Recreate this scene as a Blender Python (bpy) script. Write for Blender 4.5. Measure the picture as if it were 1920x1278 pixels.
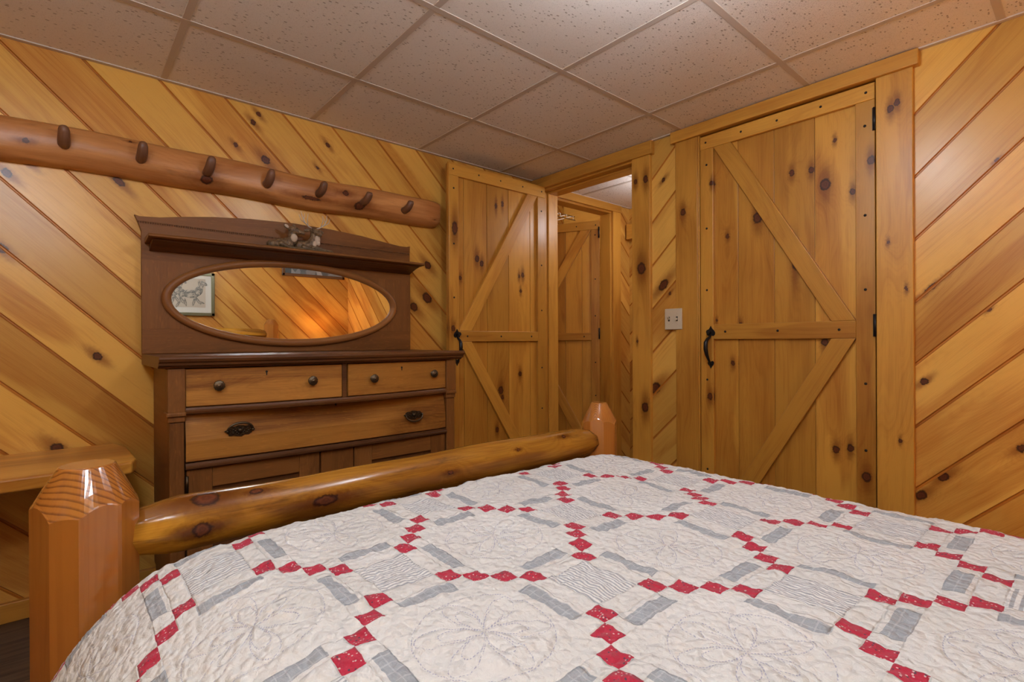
import bpy, bmesh, math, random
from mathutils import Vector, Matrix
from mathutils.geometry import tessellate_polygon
C = bpy.context.scene.collection
for o in list(bpy.data.objects): bpy.data.objects.remove(o)
PI = math.pi
S2 = math.sqrt(2)

# ---------------------------------------------------------------- camera
cam = bpy.data.objects.new('camera', bpy.data.cameras.new('camera')); C.objects.link(cam)
th, pitch, roll = math.radians(48.9548), math.radians(-0.0369), math.radians(-0.2486)
fw = Vector((-math.sin(th)*math.cos(pitch), math.cos(th)*math.cos(pitch), math.sin(pitch)))
rt = Vector((math.cos(th), math.sin(th), 0)); up = rt.cross(fw)
rt2 = rt*math.cos(roll) + up*math.sin(roll); up2 = -rt*math.sin(roll) + up*math.cos(roll)
cam.matrix_world = Matrix(((rt2.x, up2.x, -fw.x, 0), (rt2.y, up2.y, -fw.y, 0), (rt2.z, up2.z, -fw.z, 1.0), (0, 0, 0, 1)))
cam.data.sensor_width = 36; cam.data.lens = 964.26*36/1920; cam.data.clip_start = 0.02
bpy.context.scene.camera = cam
# ---------------------------------------------------------------- world, exposure
w = bpy.data.worlds.new('world'); bpy.context.scene.world = w; w.use_nodes = True
w.node_tree.nodes['Background'].inputs[0].default_value = (0.02, 0.02, 0.022, 1)
w.node_tree.nodes['Background'].inputs[1].default_value = 0.3
vs = bpy.context.scene.view_settings
vs.view_transform = 'Standard'; vs.look = 'None'; vs.gamma = 1; vs.use_curve_mapping = False; vs.exposure = 1.15
CEIL_LIGHT = 27.0      # strength of the glass globes
CEIL_COL = (0.86, 0.96, 1.10)

WX, WY = -2.585, 2.455            # dresser wall, door wall
HX, NY = 0.60, -1.15              # headboard wall, wall behind the camera
CZ = 2.098                        # ceiling

# ---------------------------------------------------------------- node helpers
class NT:
    def __init__(s, name):
        s.m = bpy.data.materials.new(name); s.m.use_nodes = True
        s.t = s.m.node_tree; s.t.nodes.clear()
        s.out = s.n('ShaderNodeOutputMaterial'); s.b = s.n('ShaderNodeBsdfPrincipled')
        s.l(s.b.outputs[0], s.out.inputs[0])
    def n(s, ty, **k):
        x = s.t.nodes.new(ty)
        for a, v in k.items(): setattr(x, a, v)
        return x
    def l(s, a, b): s.t.links.new(a, b)
    def put(s, v, sock):
        if v is None: return
        if hasattr(v, 'is_linked') or isinstance(v, bpy.types.NodeSocket): s.l(v, sock)
        else: sock.default_value = v
    def math(s, op, a, b=None, c=None, clamp=False):
        x = s.n('ShaderNodeMath', operation=op, use_clamp=clamp)
        s.put(a, x.inputs[0]); s.put(b, x.inputs[1]); s.put(c, x.inputs[2]); return x.outputs[0]
    def vm(s, op, a, b=None, out=0):
        x = s.n('ShaderNodeVectorMath', operation=op); s.put(a, x.inputs[0]); s.put(b, x.inputs[1]); return x.outputs[out]
    def xyz(s, a, b, c):
        x = s.n('ShaderNodeCombineXYZ'); s.put(a, x.inputs[0]); s.put(b, x.inputs[1]); s.put(c, x.inputs[2]); return x.outputs[0]
    def sep(s, v):
        x = s.n('ShaderNodeSeparateXYZ'); s.l(v, x.inputs[0]); return x.outputs
    def noise(s, v, scale=1, detail=3, rough=.5, out=0, dist=0):
        x = s.n('ShaderNodeTexNoise'); s.l(v, x.inputs['Vector']); x.inputs['Scale'].default_value = scale
        x.inputs['Detail'].default_value = detail; x.inputs['Roughness'].default_value = rough
        x.inputs['Distortion'].default_value = dist; return x.outputs[out]
    def vor(s, v, scale=1, feat='F1', rand=1):
        x = s.n('ShaderNodeTexVoronoi', feature=feat); s.l(v, x.inputs['Vector']); x.inputs['Scale'].default_value = scale
        x.inputs['Randomness'].default_value = rand; return x
    def ss(s, v, a, b, lo=0, hi=1):
        x = s.n('ShaderNodeMapRange', interpolation_type='SMOOTHSTEP'); s.put(v, x.inputs[0])
        for i, q in enumerate((a, b, lo, hi)): s.put(q, x.inputs[i+1])
        return x.outputs[0]
    def mix(s, f, a, b, bt='MIX'):
        x = s.n('ShaderNodeMix', data_type='RGBA', blend_type=bt); s.put(f, x.inputs[0])
        for q, i in ((a, 6), (b, 7)):
            if isinstance(q, tuple) and len(q) == 3: q = q + (1,)
            s.put(q, x.inputs[i])
        return x.outputs[2]
    def bump(s, h, strength=.3, dist=.002, nrm=None):
        x = s.n('ShaderNodeBump'); x.inputs['Strength'].default_value = strength; x.inputs['Distance'].default_value = dist
        s.l(h, x.inputs['Height'])
        if nrm: s.l(nrm, x.inputs['Normal'])
        return x.outputs[0]

def srgb(r, g, b):
    f = lambda c: (c/255/12.92) if c <= 10 else ((c/255+.055)/1.055)**2.4
    return (f(r), f(g), f(b))

def wood(name, light, dark, knots=(), rough=.36, rings=26, streak=.6, fine=1.3, tone=(.86, 1.12), knotcell=0, flecks=0, coat=0.0, spec=.45, rough_var=.08, bumps=.12, halo=1.0, stain=0.0):
    """varnished board: UV = metres along / across the grain, face attribute 'bid' = which board"""
    t = NT(name)
    uvn = t.n('ShaderNodeUVMap'); uvn.uv_map = 'uv'; uv = uvn.outputs[0]
    at = t.n('ShaderNodeAttribute'); at.attribute_name = 'bid'; bid = at.outputs['Fac']
    u, v, _ = t.sep(uv)
    wn = t.n('ShaderNodeTexWhiteNoise', noise_dimensions='1D'); t.l(bid, wn.inputs['W']); r1 = wn.outputs['Value']
    wn2 = t.n('ShaderNodeTexWhiteNoise', noise_dimensions='1D'); t.l(t.math('ADD', bid, 41.3), wn2.inputs['W']); r2 = wn2.outputs['Value']
    off = t.math('MULTIPLY', r1, 57.0)
    k = None; kh = None
    if knots:
        dn = t.noise(t.xyz(u, v, 0), 70, 3, .6, out=1)
        wob = t.vm('SCALE', t.vm('SUBTRACT', dn, (.5, .5, .5))); wob.node.inputs['Scale'].default_value = .017
        p = t.vm('ADD', t.xyz(u, v, 0), wob)
        p = t.vm('MULTIPLY', p, (1, 1, 0))
        for q in knots:
            a, b, r = q[:3]; ra = q[3] if len(q) > 3 else 1.25
            d = t.vm('LENGTH', t.vm('MULTIPLY', t.vm('SUBTRACT', p, (a, b, 0)), (1/(r*ra), 1/r, 0)), out=1)
            k = d if k is None else t.math('MINIMUM', k, d)
            dh = t.vm('LENGTH', t.vm('MULTIPLY', t.vm('SUBTRACT', p, (a, b, 0)), (1/(r*ra*2.3), 1/(r*.95), 0)), out=1)
            kh = dh if kh is None else t.math('MINIMUM', kh, dh)
    if knotcell:
        vv = t.vor(t.xyz(t.math('ADD', t.math('MULTIPLY', u, 1/knotcell), off), t.math('ADD', t.math('MULTIPLY', v, 1/(knotcell*.35)), r2), t.math('MULTIPLY', bid, 3.7)), 1)
        size = t.ss(t.sep(vv.outputs['Color'])[0], .55, 1.0, .004, .07)
        d2 = t.math('DIVIDE', vv.outputs['Distance'], size)
        k = d2 if k is None else t.math('MINIMUM', k, d2)
        kh = k
    # grain swirl around the knots
    z = t.math('MULTIPLY', bid, 1.71)
    base = t.noise(t.xyz(t.math('ADD', t.math('MULTIPLY', u, .9), off), t.math('MULTIPLY', v, 5.5), z), 1, 2, .45)
    ph = t.math('ADD', t.math('MULTIPLY', v, rings), t.math('MULTIPLY', base, rings*.42))
    if k is not None:
        sw = t.math('MULTIPLY', t.math('POWER', 2.718, t.math('MULTIPLY', k, -.42)), 2.2)
        ph = t.math('ADD', ph, sw)
    s1 = t.math('PINGPONG', ph, .5)
    line = t.ss(s1, .22, .5)
    ph3 = t.math('PINGPONG', t.math('MULTIPLY', ph, 3.7), .5); line3 = t.ss(ph3, .15, .5)
    blot = t.noise(t.xyz(t.math('ADD', t.math('MULTIPLY', u, 2.3), off), t.math('MULTIPLY', v, 7), z), 1, 3, .55)
    fg = t.noise(t.xyz(t.math('ADD', t.math('MULTIPLY', u, 6), off), t.math('MULTIPLY', v, 420), z), 1, 4, .65)
    mg = t.noise(t.xyz(t.math('ADD', t.math('MULTIPLY', u, 2.2), off), t.math('MULTIPLY', v, 48), z), 1, 3, .6)
    big = t.noise(t.xyz(t.math('ADD', t.math('MULTIPLY', u, 1.0), off), t.math('ADD', t.math('MULTIPLY', v, 6.5), off), z), 1, 2.5, .5, dist=.3)
    hw = t.ss(big, t.math('SUBTRACT', .60, t.math('MULTIPLY', r2, .22)), t.math('SUBTRACT', .70, t.math('MULTIPLY', r2, .22)))
    hw = t.math('MULTIPLY', hw, streak)
    f = t.math('ADD', hw, t.math('ADD', t.math('MULTIPLY', t.math('MULTIPLY', line, t.ss(blot, .35, .65)), .20), t.math('MULTIPLY', line3, .09)), clamp=True)
    f = t.math('ADD', f, t.math('MULTIPLY', t.math('SUBTRACT', blot, .46), 1.0))
    f = t.math('ADD', f, t.math('MULTIPLY', t.math('SUBTRACT', fg, .5), .6*fine))
    f = t.math('ADD', f, t.math('MULTIPLY', t.math('SUBTRACT', mg, .5), .55*fine), clamp=True)
    col = t.mix(f, light, dark)
    tn = t.ss(r1, 0, 1, tone[0], tone[1])
    col = t.mix(1.0, col, t.xyz(tn, t.math('POWER', tn, 1.15), t.math('POWER', tn, 1.35)), 'MULTIPLY')
    if stain:
        st = t.noise(t.xyz(t.math('MULTIPLY', u, 5), t.math('MULTIPLY', v, 26), z), 1, 4, .7)
        col = t.mix(t.math('MULTIPLY', t.ss(st, .55, .75), stain), col, (.05, .022, .008))
    if flecks:
        fl = t.noise(t.xyz(t.math('ADD', t.math('MULTIPLY', u, 30), t.math('MULTIPLY', v, 40)), t.math('MULTIPLY', v, 170), z), 1, 1.5, .5)
        col = t.mix(t.math('MULTIPLY', t.ss(fl, .60, .72), flecks), col, tuple(min(1, c*1.9) for c in light))
    if k is not None:
        hal = t.math('MULTIPLY', t.math('POWER', t.ss(kh, .5, 2.6, 1, 0), 1.6), .75*halo)
        col = t.mix(hal, col, tuple(c*q for c, q in zip(dark, (.55, .42, .35))))
        kr = t.math('PINGPONG', t.math('MULTIPLY', k, 2.2), .5)
        core = t.mix(t.ss(k, .55, .95), t.mix(kr, (.13, .034, .012), (.055, .016, .008)), (.016, .006, .004))
        col = t.mix(t.ss(k, .80, 1.15, 1, 0), col, core)
    t.l(col, t.b.inputs['Base Color'])
    rr = t.math('ADD', t.math('MULTIPLY', mg, rough_var), rough - rough_var/2)
    t.l(rr, t.b.inputs['Roughness'])
    t.b.inputs['Specular IOR Level'].default_value = spec
    t.b.inputs['Coat Weight'].default_value = coat; t.b.inputs['Coat Roughness'].default_value = .08
    t.l(t.bump(t.math('ADD', fg, t.math('MULTIPLY', line, .6)), bumps, .0006), t.b.inputs['Normal'])
    return t.m

def plain(name, col, rough=.5, metal=0, emit=None, es=0, spec=.5):
    t = NT(name); t.b.inputs['Base Color'].default_value = (*col, 1); t.b.inputs['Roughness'].default_value = rough
    t.b.inputs['Metallic'].default_value = metal; t.b.inputs['Specular IOR Level'].default_value = spec
    geo = t.n('ShaderNodeTexCoord'); nz = t.noise(geo.outputs['Object'], 60, 3, .6)
    t.l(t.math('ADD', t.math('MULTIPLY', nz, .12), rough-.06), t.b.inputs['Roughness'])
    if emit: t.b.inputs['Emission Color'].default_value = (*emit, 1); t.b.inputs['Emission Strength'].default_value = es
    return t.m

# palettes
PL, PD = (.69, .385, .078), (.45, .175, .026)      # wall pine light / heartwood
DL, DD = (.58, .285, .044), (.34, .122, .015)      # door pine, a shade deeper
OL, OD = (.215, .084, .020), (.095, .033, .008)      # oak of the dresser frame
K_WL = [(-0.54,0.323,.014),(-0.539,0.399,.011),(-0.337,0.574,.013,1.8),(-0.264,1.238,.01),(-0.249,1.19,.011),(-0.097,1.112,.018),(-0.214,1.05,.009),(0.063,1.296,.008),(0.012,1.424,.01),(0.108,0.031,.014),(0.265,-0.296,.018),(-0.359,0.12,.016),(0.603,1.638,.014),(0.82,1.445,.02),(0.951,1.307,.028),(0.928,1.205,.022),(0.101,1.057,.008),(-0.36,1.238,.01)]
K_WF = [(-0.17,0.434,.009,4),(-0.742,-0.098,.017),(-0.637,-0.087,.015),(-0.428,0.2,.011),(-0.393,-0.135,.012),(-0.114,0.258,.005),(-0.491,1.719,.01),(-0.896,1.318,.022,1.7),(-1.331,0.958,.028),(-0.903,1.256,.008),(0.27,0.609,.006)]
K_TR = [(1.897,-0.541,.012),(1.915,-0.52,.011),(1.379,-0.551,.006),(0.607,-0.513,.006),(1.892,-1.728,.013),(1.891,-1.661,.017),(1.4,-1.691,.027),(0.627,-1.67,.022),(1.664,-1.434,.015),(0.992,-1.721,.007),(1.194,-0.493,.006)]
K_D2 = [(1.663,-0.779,.021),(1.746,-0.913,.012),(1.738,-0.833,.012),(1.572,-1.064,.021),(1.61,-0.677,.011),(1.717,-0.608,.014),(1.782,-1.281,.01),(1.508,-1.21,.009),(0.716,-1.294,.014),(0.885,-1.186,.01),(0.533,-0.741,.013),(0.548,-0.688,.012),(0.443,-0.628,.016),(1.071,-1.149,.01),(0.988,-0.783,.014),(1.842,-0.742,.007),(1.097,-1.267,.006),(1.35,-.90,.014,3)]
K_D1 = [(1.494,1.874,.016),(1.468,1.91,.014),(1.425,2.245,.013),(1.415,2.213,.01),(0.69,2.057,.02),(0.646,2.069,.012),(0.785,2.218,.013),(1.649,1.70,.02,2),(1.073,1.687,.014),(0.448,2.025,.013),(1.835,2.024,.009,2),(1.857,2.076,.009,2),(1.369,1.752,.01),(1.32,2.226,.009)]
M = {}
M['wall_left'] = wood('pine_boards_dresser_wall', PL, PD, K_WL, rough=.30, streak=.6)
M['wall_far'] = wood('pine_boards_door_wall', PL, PD, K_WF, rough=.30, streak=.55)
M['wall'] = wood('pine_boards', PL, PD, (), knotcell=.45, rough=.4)
M['groove'] = wood('pine_board_edges', (.50, .185, .022), (.34, .11, .014), (), rough=.4, tone=(.95, 1.05))
M['trim'] = wood('pine_trim', DL, DD, K_TR, rough=.36, streak=.3, tone=(.9, 1.12), rings=34)
M['door2'] = wood('pine_door_closed', DL, DD, K_D2, rough=.33, streak=.45, tone=(.85, 1.15), rings=30)
M['door1'] = wood('pine_door_open', DL, DD, K_D1, rough=.33, streak=.35, tone=(.85, 1.15), rings=30)
M['doorx'] = wood('pine_door_plain', DL, DD, (), knotcell=.5, rough=.36, streak=.4, tone=(.88, 1.12), rings=30)
M['oak_mid'] = wood('oak_worn_brown', (.34, .145, .040), (.18, .062, .017), (), rough=.4, rings=60, streak=.35, fine=1.5, spec=.3)
M['oak'] = wood('oak_brown', OL, OD, (), rough=.46, spec=.28, rings=60, streak=.35, fine=1.3, flecks=.22, tone=(.9, 1.15))
M['oak_gold'] = wood('oak_golden', (.42, .185, .036), (.19, .066, .013), (), rough=.4, spec=.3, rings=55, streak=.6, fine=2.4, flecks=.16, tone=(.9, 1.15))
M['oak_dark'] = wood('oak_dark', (.13, .049, .014), (.055, .019, .006), (), spec=.35, rough=.42, rings=60, streak=.4, fine=1.4, flecks=.12)
M['desk'] = wood('pine_desk_top', DL, DD, [(-.55, -2.2, .012)], rough=.3, streak=.5, rings=22)
M['rack'] = wood('pine_log_stained', (.60, .28, .095), (.36, .135, .038), [(.46, .09, .02), (1.145, .095, .022), (1.07, .15, .013), (.9, .1, .009, 5), (-.1, .12, .009), (1.6, .09, .004), (.2, .19, .006)], rough=.34, rings=16, streak=.6, tone=(.95, 1.05), stain=.3, spec=.3)
M['peg'] = wood('peg_wood', (.19, .085, .042), (.09, .032, .016), (), rough=.4, rings=60, streak=.4, bumps=.5)
M['rail'] = wood('log_rail', (.60, .29, .030), (.24, .092, .012), [(.135, .142, .022, 1.25), (.122, .212, .015, 1.3), (.235, .146, .010, 1.4), (.385, .205, .015, 2.1), (.75, .2, .008), (1.25, .15, .008), (1.02, .17, .005)], rough=.2, rings=13, streak=.8, stain=.7, rough_var=.06, halo=1.4, tone=(1, 1))
M['logend'] = wood('log_tenon', (.36, .145, .04), (.2, .07, .018), (), rough=.2, rings=60, streak=.3)

# solid ringed wood for the log posts
def log_mat(name, light, dark, cx=0.0, cy=0.0, rough=.16):
    t = NT(name); tc = t.n('ShaderNodeTexCoord'); o = tc.outputs['Object']
    x, y, z = t.sep(o)
    wob = t.noise(t.xyz(t.math('MULTIPLY', x, 9), t.math('MULTIPLY', y, 9), t.math('MULTIPLY', z, 1.2)), 1, 2, .5)
    px = t.math('ADD', x, -cx); py = t.math('ADD', y, -cy)
    r = t.math('SQRT', t.math('ADD', t.math('MULTIPLY', px, px), t.math('MULTIPLY', py, py)))
    ph = t.math('ADD', t.math('MULTIPLY', r, 190), t.math('MULTIPLY', wob, 5.5))
    s = t.math('FRACT', ph)
    line = t.math('MULTIPLY', t.ss(s, .45, .85), t.ss(s, .88, 1.0, 1, 0))
    nrm = t.n('ShaderNodeNewGeometry'); nz = t.math('ABSOLUTE', t.sep(nrm.outputs['Normal'])[2])
    endg = t.ss(nz, .05, .35, .10, .8)
    ang = t.math('ARCTAN2', py, px)
    fg = t.noise(t.xyz(t.math('MULTIPLY', x, 70), t.math('MULTIPLY', y, 70), t.math('MULTIPLY', z, 2.5)), 1, 4, .6)
    f = t.math('ADD', t.math('MULTIPLY', line, endg), t.math('MULTIPLY', t.math('SUBTRACT', fg, .45), .7), clamp=True)
    col = t.mix(f, light, dark)
    t.l(col, t.b.inputs['Base Color']); t.b.inputs['Roughness'].default_value = rough
    t.b.inputs['Coat Weight'].default_value = .5; t.b.inputs['Coat Roughness'].default_value = .05
    bn = t.noise(o, 12, 2, .5)
    t.l(t.bump(bn, .25, .004), t.b.inputs['Normal'])
    return t.m
M['post'] = log_mat('log_post', (.40, .142, .022), (.15, .042, .009), -.025, .03)
M['post2'] = log_mat('log_post_pale', (.46, .175, .033), (.22, .068, .014), .03, -.06)

def ceil_tile():
    t = NT('ceiling_tile'); tc = t.n('ShaderNodeTexCoord'); o = tc.outputs['Object']
    wob = t.noise(o, 9, 2, .5, out=1)
    p = t.vm('ADD', o, t.vm('MULTIPLY', wob, (.02, .02, 0)))
    v1 = t.vor(t.vm('MULTIPLY', p, (1.0, .55, 1)), 105)
    sz = t.ss(t.sep(v1.outputs['Color'])[0], .35, 1, .0, .33)
    h1 = t.ss(t.math('SUBTRACT', v1.outputs['Distance'], sz), -.05, .04)
    v2 = t.vor(p, 260); h2 = t.ss(t.math('SUBTRACT', v2.outputs['Distance'], t.ss(t.sep(v2.outputs['Color'])[1], .6, 1, 0, .3)), -.06, .05)
    n = t.noise(t.vm('MULTIPLY', o, (1, .45, 1)), 300, 3, .75)
    v3 = t.vor(t.vm('MULTIPLY', p, (1.0, .5, 1)), 230); h3 = t.ss(t.math('SUBTRACT', v3.outputs['Distance'], t.ss(t.sep(v3.outputs['Color'])[2], .5, 1, 0, .33)), -.06, .05)
    h = t.math('MULTIPLY', t.math('MULTIPLY', h1, t.math('ADD', t.math('MULTIPLY', h3, .6), .40)), t.math('ADD', t.math('MULTIPLY', h2, .35), .65))
    col = t.mix(h, (.44, .36, .29), (.90, .83, .75))
    col = t.mix(t.math('MULTIPLY', n, .35), col, (.70, .63, .56))
    t.l(col, t.b.inputs['Base Color']); t.b.inputs['Roughness'].default_value = .95; t.b.inputs['Specular IOR Level'].default_value = .1
    t.l(t.bump(t.math('ADD', h, t.math('MULTIPLY', n, 1.1)), .8, .0025), t.b.inputs['Normal'])
    return t.m
M['tile'] = ceil_tile()
M['tbar'] = plain('ceiling_grid_paint', (.58, .49, .41), .5)
M['iron'] = plain('black_iron', (.012, .011, .012), .38, .3)
M['brass'] = plain('aged_brass', (.075, .05, .028), .42, .85)
M['brass_hi'] = plain('worn_brass', (.12, .088, .055), .38, .9)
M['plate'] = plain('ivory_plastic', (.60, .51, .37), .4)
M['dark'] = plain('keyhole_dark', (.008, .005, .004), .7)
M['glass'] = plain('mirror_silver', (.88, .87, .84), .01, 1.0)
_t = M['glass'].node_tree; _b = [n for n in _t.nodes if n.type == 'BSDF_PRINCIPLED'][0]
for l_ in list(_b.inputs['Roughness'].links): _t.links.remove(l_)
_b.inputs['Roughness'].default_value = .0
M['wire'] = plain('white_wire', (.75, .75, .74), .35)
M['mattress'] = plain('mattress_cloth', (.55, .53, .5), .8)

def floor_mat():
    t = NT('dark_plank_floor'); tc = t.n('ShaderNodeTexCoord'); x, y, z = t.sep(tc.outputs['Object'])
    br = t.n('ShaderNodeTexBrick'); t.l(t.xyz(y, x, 0), br.inputs['Vector'])
    br.inputs['Scale'].default_value = 1; br.inputs['Brick Width'].default_value = 1.2; br.inputs['Row Height'].default_value = .15
    br.inputs['Mortar Size'].default_value = .002; br.inputs['Color1'].default_value = (.075, .045, .028, 1); br.inputs['Color2'].default_value = (.12, .075, .045, 1)
    br.inputs['Mortar'].default_value = (.012, .008, .006, 1)
    g = t.noise(t.xyz(t.math('MULTIPLY', y, 3), t.math('MULTIPLY', x, 60), 0), 1, 4, .6)
    t.l(t.mix(t.ss(g, .3, .7), (.5, .5, .5), (1.2, 1.2, 1.2)), t.n('ShaderNodeMix').inputs[0]) if False else None
    t.l(t.mix(1, br.outputs[0], t.xyz(*(t.ss(g, .3, .7, .45, 1.3),)*3), 'MULTIPLY'), t.b.inputs['Base Color'])
    t.b.inputs['Roughness'].default_value = .45
    return t.m
M['floor'] = floor_mat()

# ---------------------------------------------------------------- mesh helpers
class MB:
    """collects polygons with metric grain UVs and a board number"""
    def __init__(s): s.v = []; s.f = []; s.uv = []; s.bid = []; s.mi = []; s.sm = []
    def face(s, pts, uvs, bid=0., mi=0, sm=False):
        n = len(s.v); s.v += [tuple(p) for p in pts]; s.f.append(tuple(range(n, n+len(pts)))); s.uv.append(uvs); s.bid.append(bid); s.mi.append(mi); s.sm.append(sm)
    def grid(s, P, U, bid=0., mi=0, closed_u=False, closed_v=False, sm=True, flip=False):
        """P[i][j] points, U[i][j] uvs; shared vertices"""
        n = len(s.v); I = len(P); J = len(P[0])
        for row in P: s.v += [tuple(p) for p in row]
        for i in range(I if closed_u else I-1):
            for j in range(J if closed_v else J-1):
                i2, j2 = (i+1) % I, (j+1) % J
                q = [(i, j), (i2, j), (i2, j2), (i, j2)]
                uq = [(i, j), (i+1, j), (i+1, j+1), (i, j+1)]
                if flip: q.reverse(); uq.reverse()
                s.f.append(tuple(n+a*J+b for a, b in q)); s.uv.append([U(a, b) for a, b in uq]); s.bid.append(bid); s.mi.append(mi); s.sm.append(sm)
    def box(s, x0, x1, y0, y1, z0, z1, g='z', bid=None, mi=0):
        if bid is None: bid = random.random()*90
        n = len(s.v)
        s.v += [(x, y, z) for x in (x0, x1) for y in (y0, y1) for z in (z0, z1)]
        gi = 'xyz'.index(g)
        for q, ax in (((0,1,3,2),0), ((4,6,7,5),0), ((0,4,5,1),1), ((2,3,7,6),1), ((0,2,6,4),2), ((1,5,7,3),2)):
            s.f.append(tuple(n+a for a in q)); rest = [a for a in (0,1,2) if a != ax]
            if gi in rest: ua = gi; va = [a for a in rest if a != gi][0]
            else: ua, va = rest
            s.uv.append([(s.v[n+a][ua], s.v[n+a][va]) for a in q]); s.bid.append(bid); s.mi.append(mi); s.sm.append(False)
    def prism(s, poly, plane, d0, d1, grain, bid=None, mi=0):
        """poly: 2D points (a,b); plane 'x': (y,z) at x=d ; 'y': (x,z) at y=d ; 'z': (x,y) at z=d. grain: unit 2D vector"""
        if bid is None: bid = random.random()*90
        mk = {'x': lambda a, b, d: (d, a, b), 'y': lambda a, b, d: (a, d, b), 'z': lambda a, b, d: (a, b, d)}[plane]
        gu, gv = grain; U = lambda a, b: (a*gu+b*gv, a*gv-b*gu)
        n = len(s.v); k = len(poly)
        s.v += [mk(a, b, d0) for a, b in poly] + [mk(a, b, d1) for a, b in poly]
        s.f.append(tuple(range(n, n+k))); s.uv.append([U(*p) for p in poly]); s.bid.append(bid); s.mi.append(mi); s.sm.append(False)
        s.f.append(tuple(n+k+i for i in reversed(range(k)))); s.uv.append([U(*p) for p in reversed(poly)]); s.bid.append(bid); s.mi.append(mi); s.sm.append(False)
        for i in range(k):
            j = (i+1) % k; a, b = U(*poly[i]), U(*poly[j]); dd = d1-d0
            s.f.append((n+j, n+i, n+k+i, n+k+j)); s.uv.append([b, a, (a[0], a[1]+dd), (b[0], b[1]+dd)]); s.bid.append(bid); s.mi.append(mi); s.sm.append(False)
    def sweep(s, prof, ys, offx, g='y', bid=None, sm=False, mi=0, caps=True):
        """closed profile [(x,z)] swept along y; offx(y) shifts points with x beyond their back"""
        if bid is None: bid = random.random()*90
        k = len(prof); n = len(s.v); per = [0]
        for i in range(k): per.append(per[-1]+math.dist(prof[i], prof[(i+1) % k]))
        for y in ys:
            for (x, z, *fl) in prof: s.v.append((x+(offx(y) if not fl or fl[0] else 0), y, z))
        for i in range(len(ys)-1):
            for j in range(k):
                j2 = (j+1) % k
                s.f.append((n+i*k+j, n+i*k+j2, n+(i+1)*k+j2, n+(i+1)*k+j))
                s.uv.append([(ys[i], per[j]), (ys[i], per[j+1]), (ys[i+1], per[j+1]), (ys[i+1], per[j])] if g == 'y' else [(per[j], ys[i]), (per[j+1], ys[i]), (per[j+1], ys[i+1]), (per[j], ys[i+1])])
                s.bid.append(bid); s.mi.append(mi); s.sm.append(sm)
        if caps:
            for i, rev in ((0, True), (len(ys)-1, False)):
                idx = [n+i*k+j for j in range(k)]
                if rev: idx.reverse()
                s.f.append(tuple(idx)); s.uv.append([(s.v[a][0], s.v[a][2]) for a in idx]); s.bid.append(bid); s.mi.append(mi); s.sm.append(False)
    def tube(s, pts, rad, n=12, bid=None, mi=0, caps=True, sm=True, fac=None, start=None):
        """round bar along pts with radius list"""
        if bid is None: bid = random.random()*90
        if not isinstance(rad, (list, tuple)): rad = [rad]*len(pts)
        pts = [Vector(p) for p in pts]; P = []; L = [0]
        for i in range(1, len(pts)): L.append(L[-1]+(pts[i]-pts[i-1]).length)
        t0 = (pts[1]-pts[0]).normalized(); a = Vector(start) if start else t0.orthogonal().normalized()
        for i, p in enumerate(pts):
            t_ = ((pts[min(i+1, len(pts)-1)]-pts[max(i-1, 0)])).normalized()
            a = (a-t_*a.dot(t_)).normalized(); b = t_.cross(a)
            P.append([p+(a*math.cos(q)+b*math.sin(q))*rad[i]*(fac(i, q) if fac else 1) for q in (2*PI*j/n for j in range(n))])
        rm = max(rad)
        base = len(s.v)
        s.grid(P, lambda i, j: (L[min(i, len(L)-1)], j*2*PI*rm/n), bid, mi, closed_v=True, sm=sm)
        if caps:
            for i, rev in ((0, False), (len(pts)-1, True)):
                idx = [base+i*n+j for j in range(n)]
                if not rev: idx.reverse()
                # orientation fixed by recalc below
                s.f.append(tuple(idx)); s.uv.append([(s.v[q][0]+s.v[q][2], s.v[q][1]) for q in idx]); s.bid.append(bid); s.mi.append(mi); s.sm.append(False)
    def lathe(s, prof, org, ax, n=20, bid=0., mi=0, fac=None):
        """prof [(r, h)] around axis ax from org"""
        ax = Vector(ax).normalized(); a = ax.orthogonal().normalized(); b = ax.cross(a); o = Vector(org)
        P = [[o+ax*h+(a*math.cos(q)+b*math.sin(q))*max(r, 1e-5)*(fac(i, q) if fac else 1) for q in (2*PI*j/n for j in range(n))] for i, (r, h) in enumerate(prof)]
        s.grid(P, lambda i, j: (prof[min(i, len(prof)-1)][1], j*.005), bid, mi, closed_v=True)
    def ell(s, c, r, R=None, n=14, m=9, bid=0., mi=0):
        R = R or Matrix.Identity(3); c = Vector(c)
        P = [[c+R @ Vector((r[0]*math.sin(a)*math.cos(b), r[1]*math.sin(a)*math.sin(b), r[2]*math.cos(a))) for b in (2*PI*j/n for j in range(n))] for a in (max(1e-3, min(PI-1e-3, PI*i/m)) for i in range(m+1))]
        s.grid(P, lambda i, j: (i*.01, j*.01), bid, mi, closed_v=True)
    def build(s, name, mat, parent=None, bevel=0, label=None, kind=None, seg=2, recalc=True, loc=None):
        me = bpy.data.meshes.new(name)
        vv = s.v if loc is None else [(a-loc[0], b-loc[1], c-loc[2]) for a, b, c in s.v]
        me.from_pydata(vv, [], s.f)
        uvl = me.uv_layers.new(name='uv'); k = 0
        for uvs in s.uv:
            for q in uvs: uvl.data[k].uv = q; k += 1
        at = me.attributes.new('bid', 'FLOAT', 'FACE'); at.data.foreach_set('value', s.bid)
        for p, mi, sm in zip(me.polygons, s.mi, s.sm): p.material_index = mi; p.use_smooth = sm
        for mm in (mat if isinstance(mat, (list, tuple)) else [mat]): me.materials.append(M[mm] if isinstance(mm, str) else mm)
        if recalc:
            bm = bmesh.new(); bm.from_mesh(me); bmesh.ops.recalc_face_normals(bm, faces=bm.faces); bm.to_mesh(me); bm.free()
        o = bpy.data.objects.new(name, me); C.objects.link(o)
        if loc is not None: o.location = loc
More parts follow.
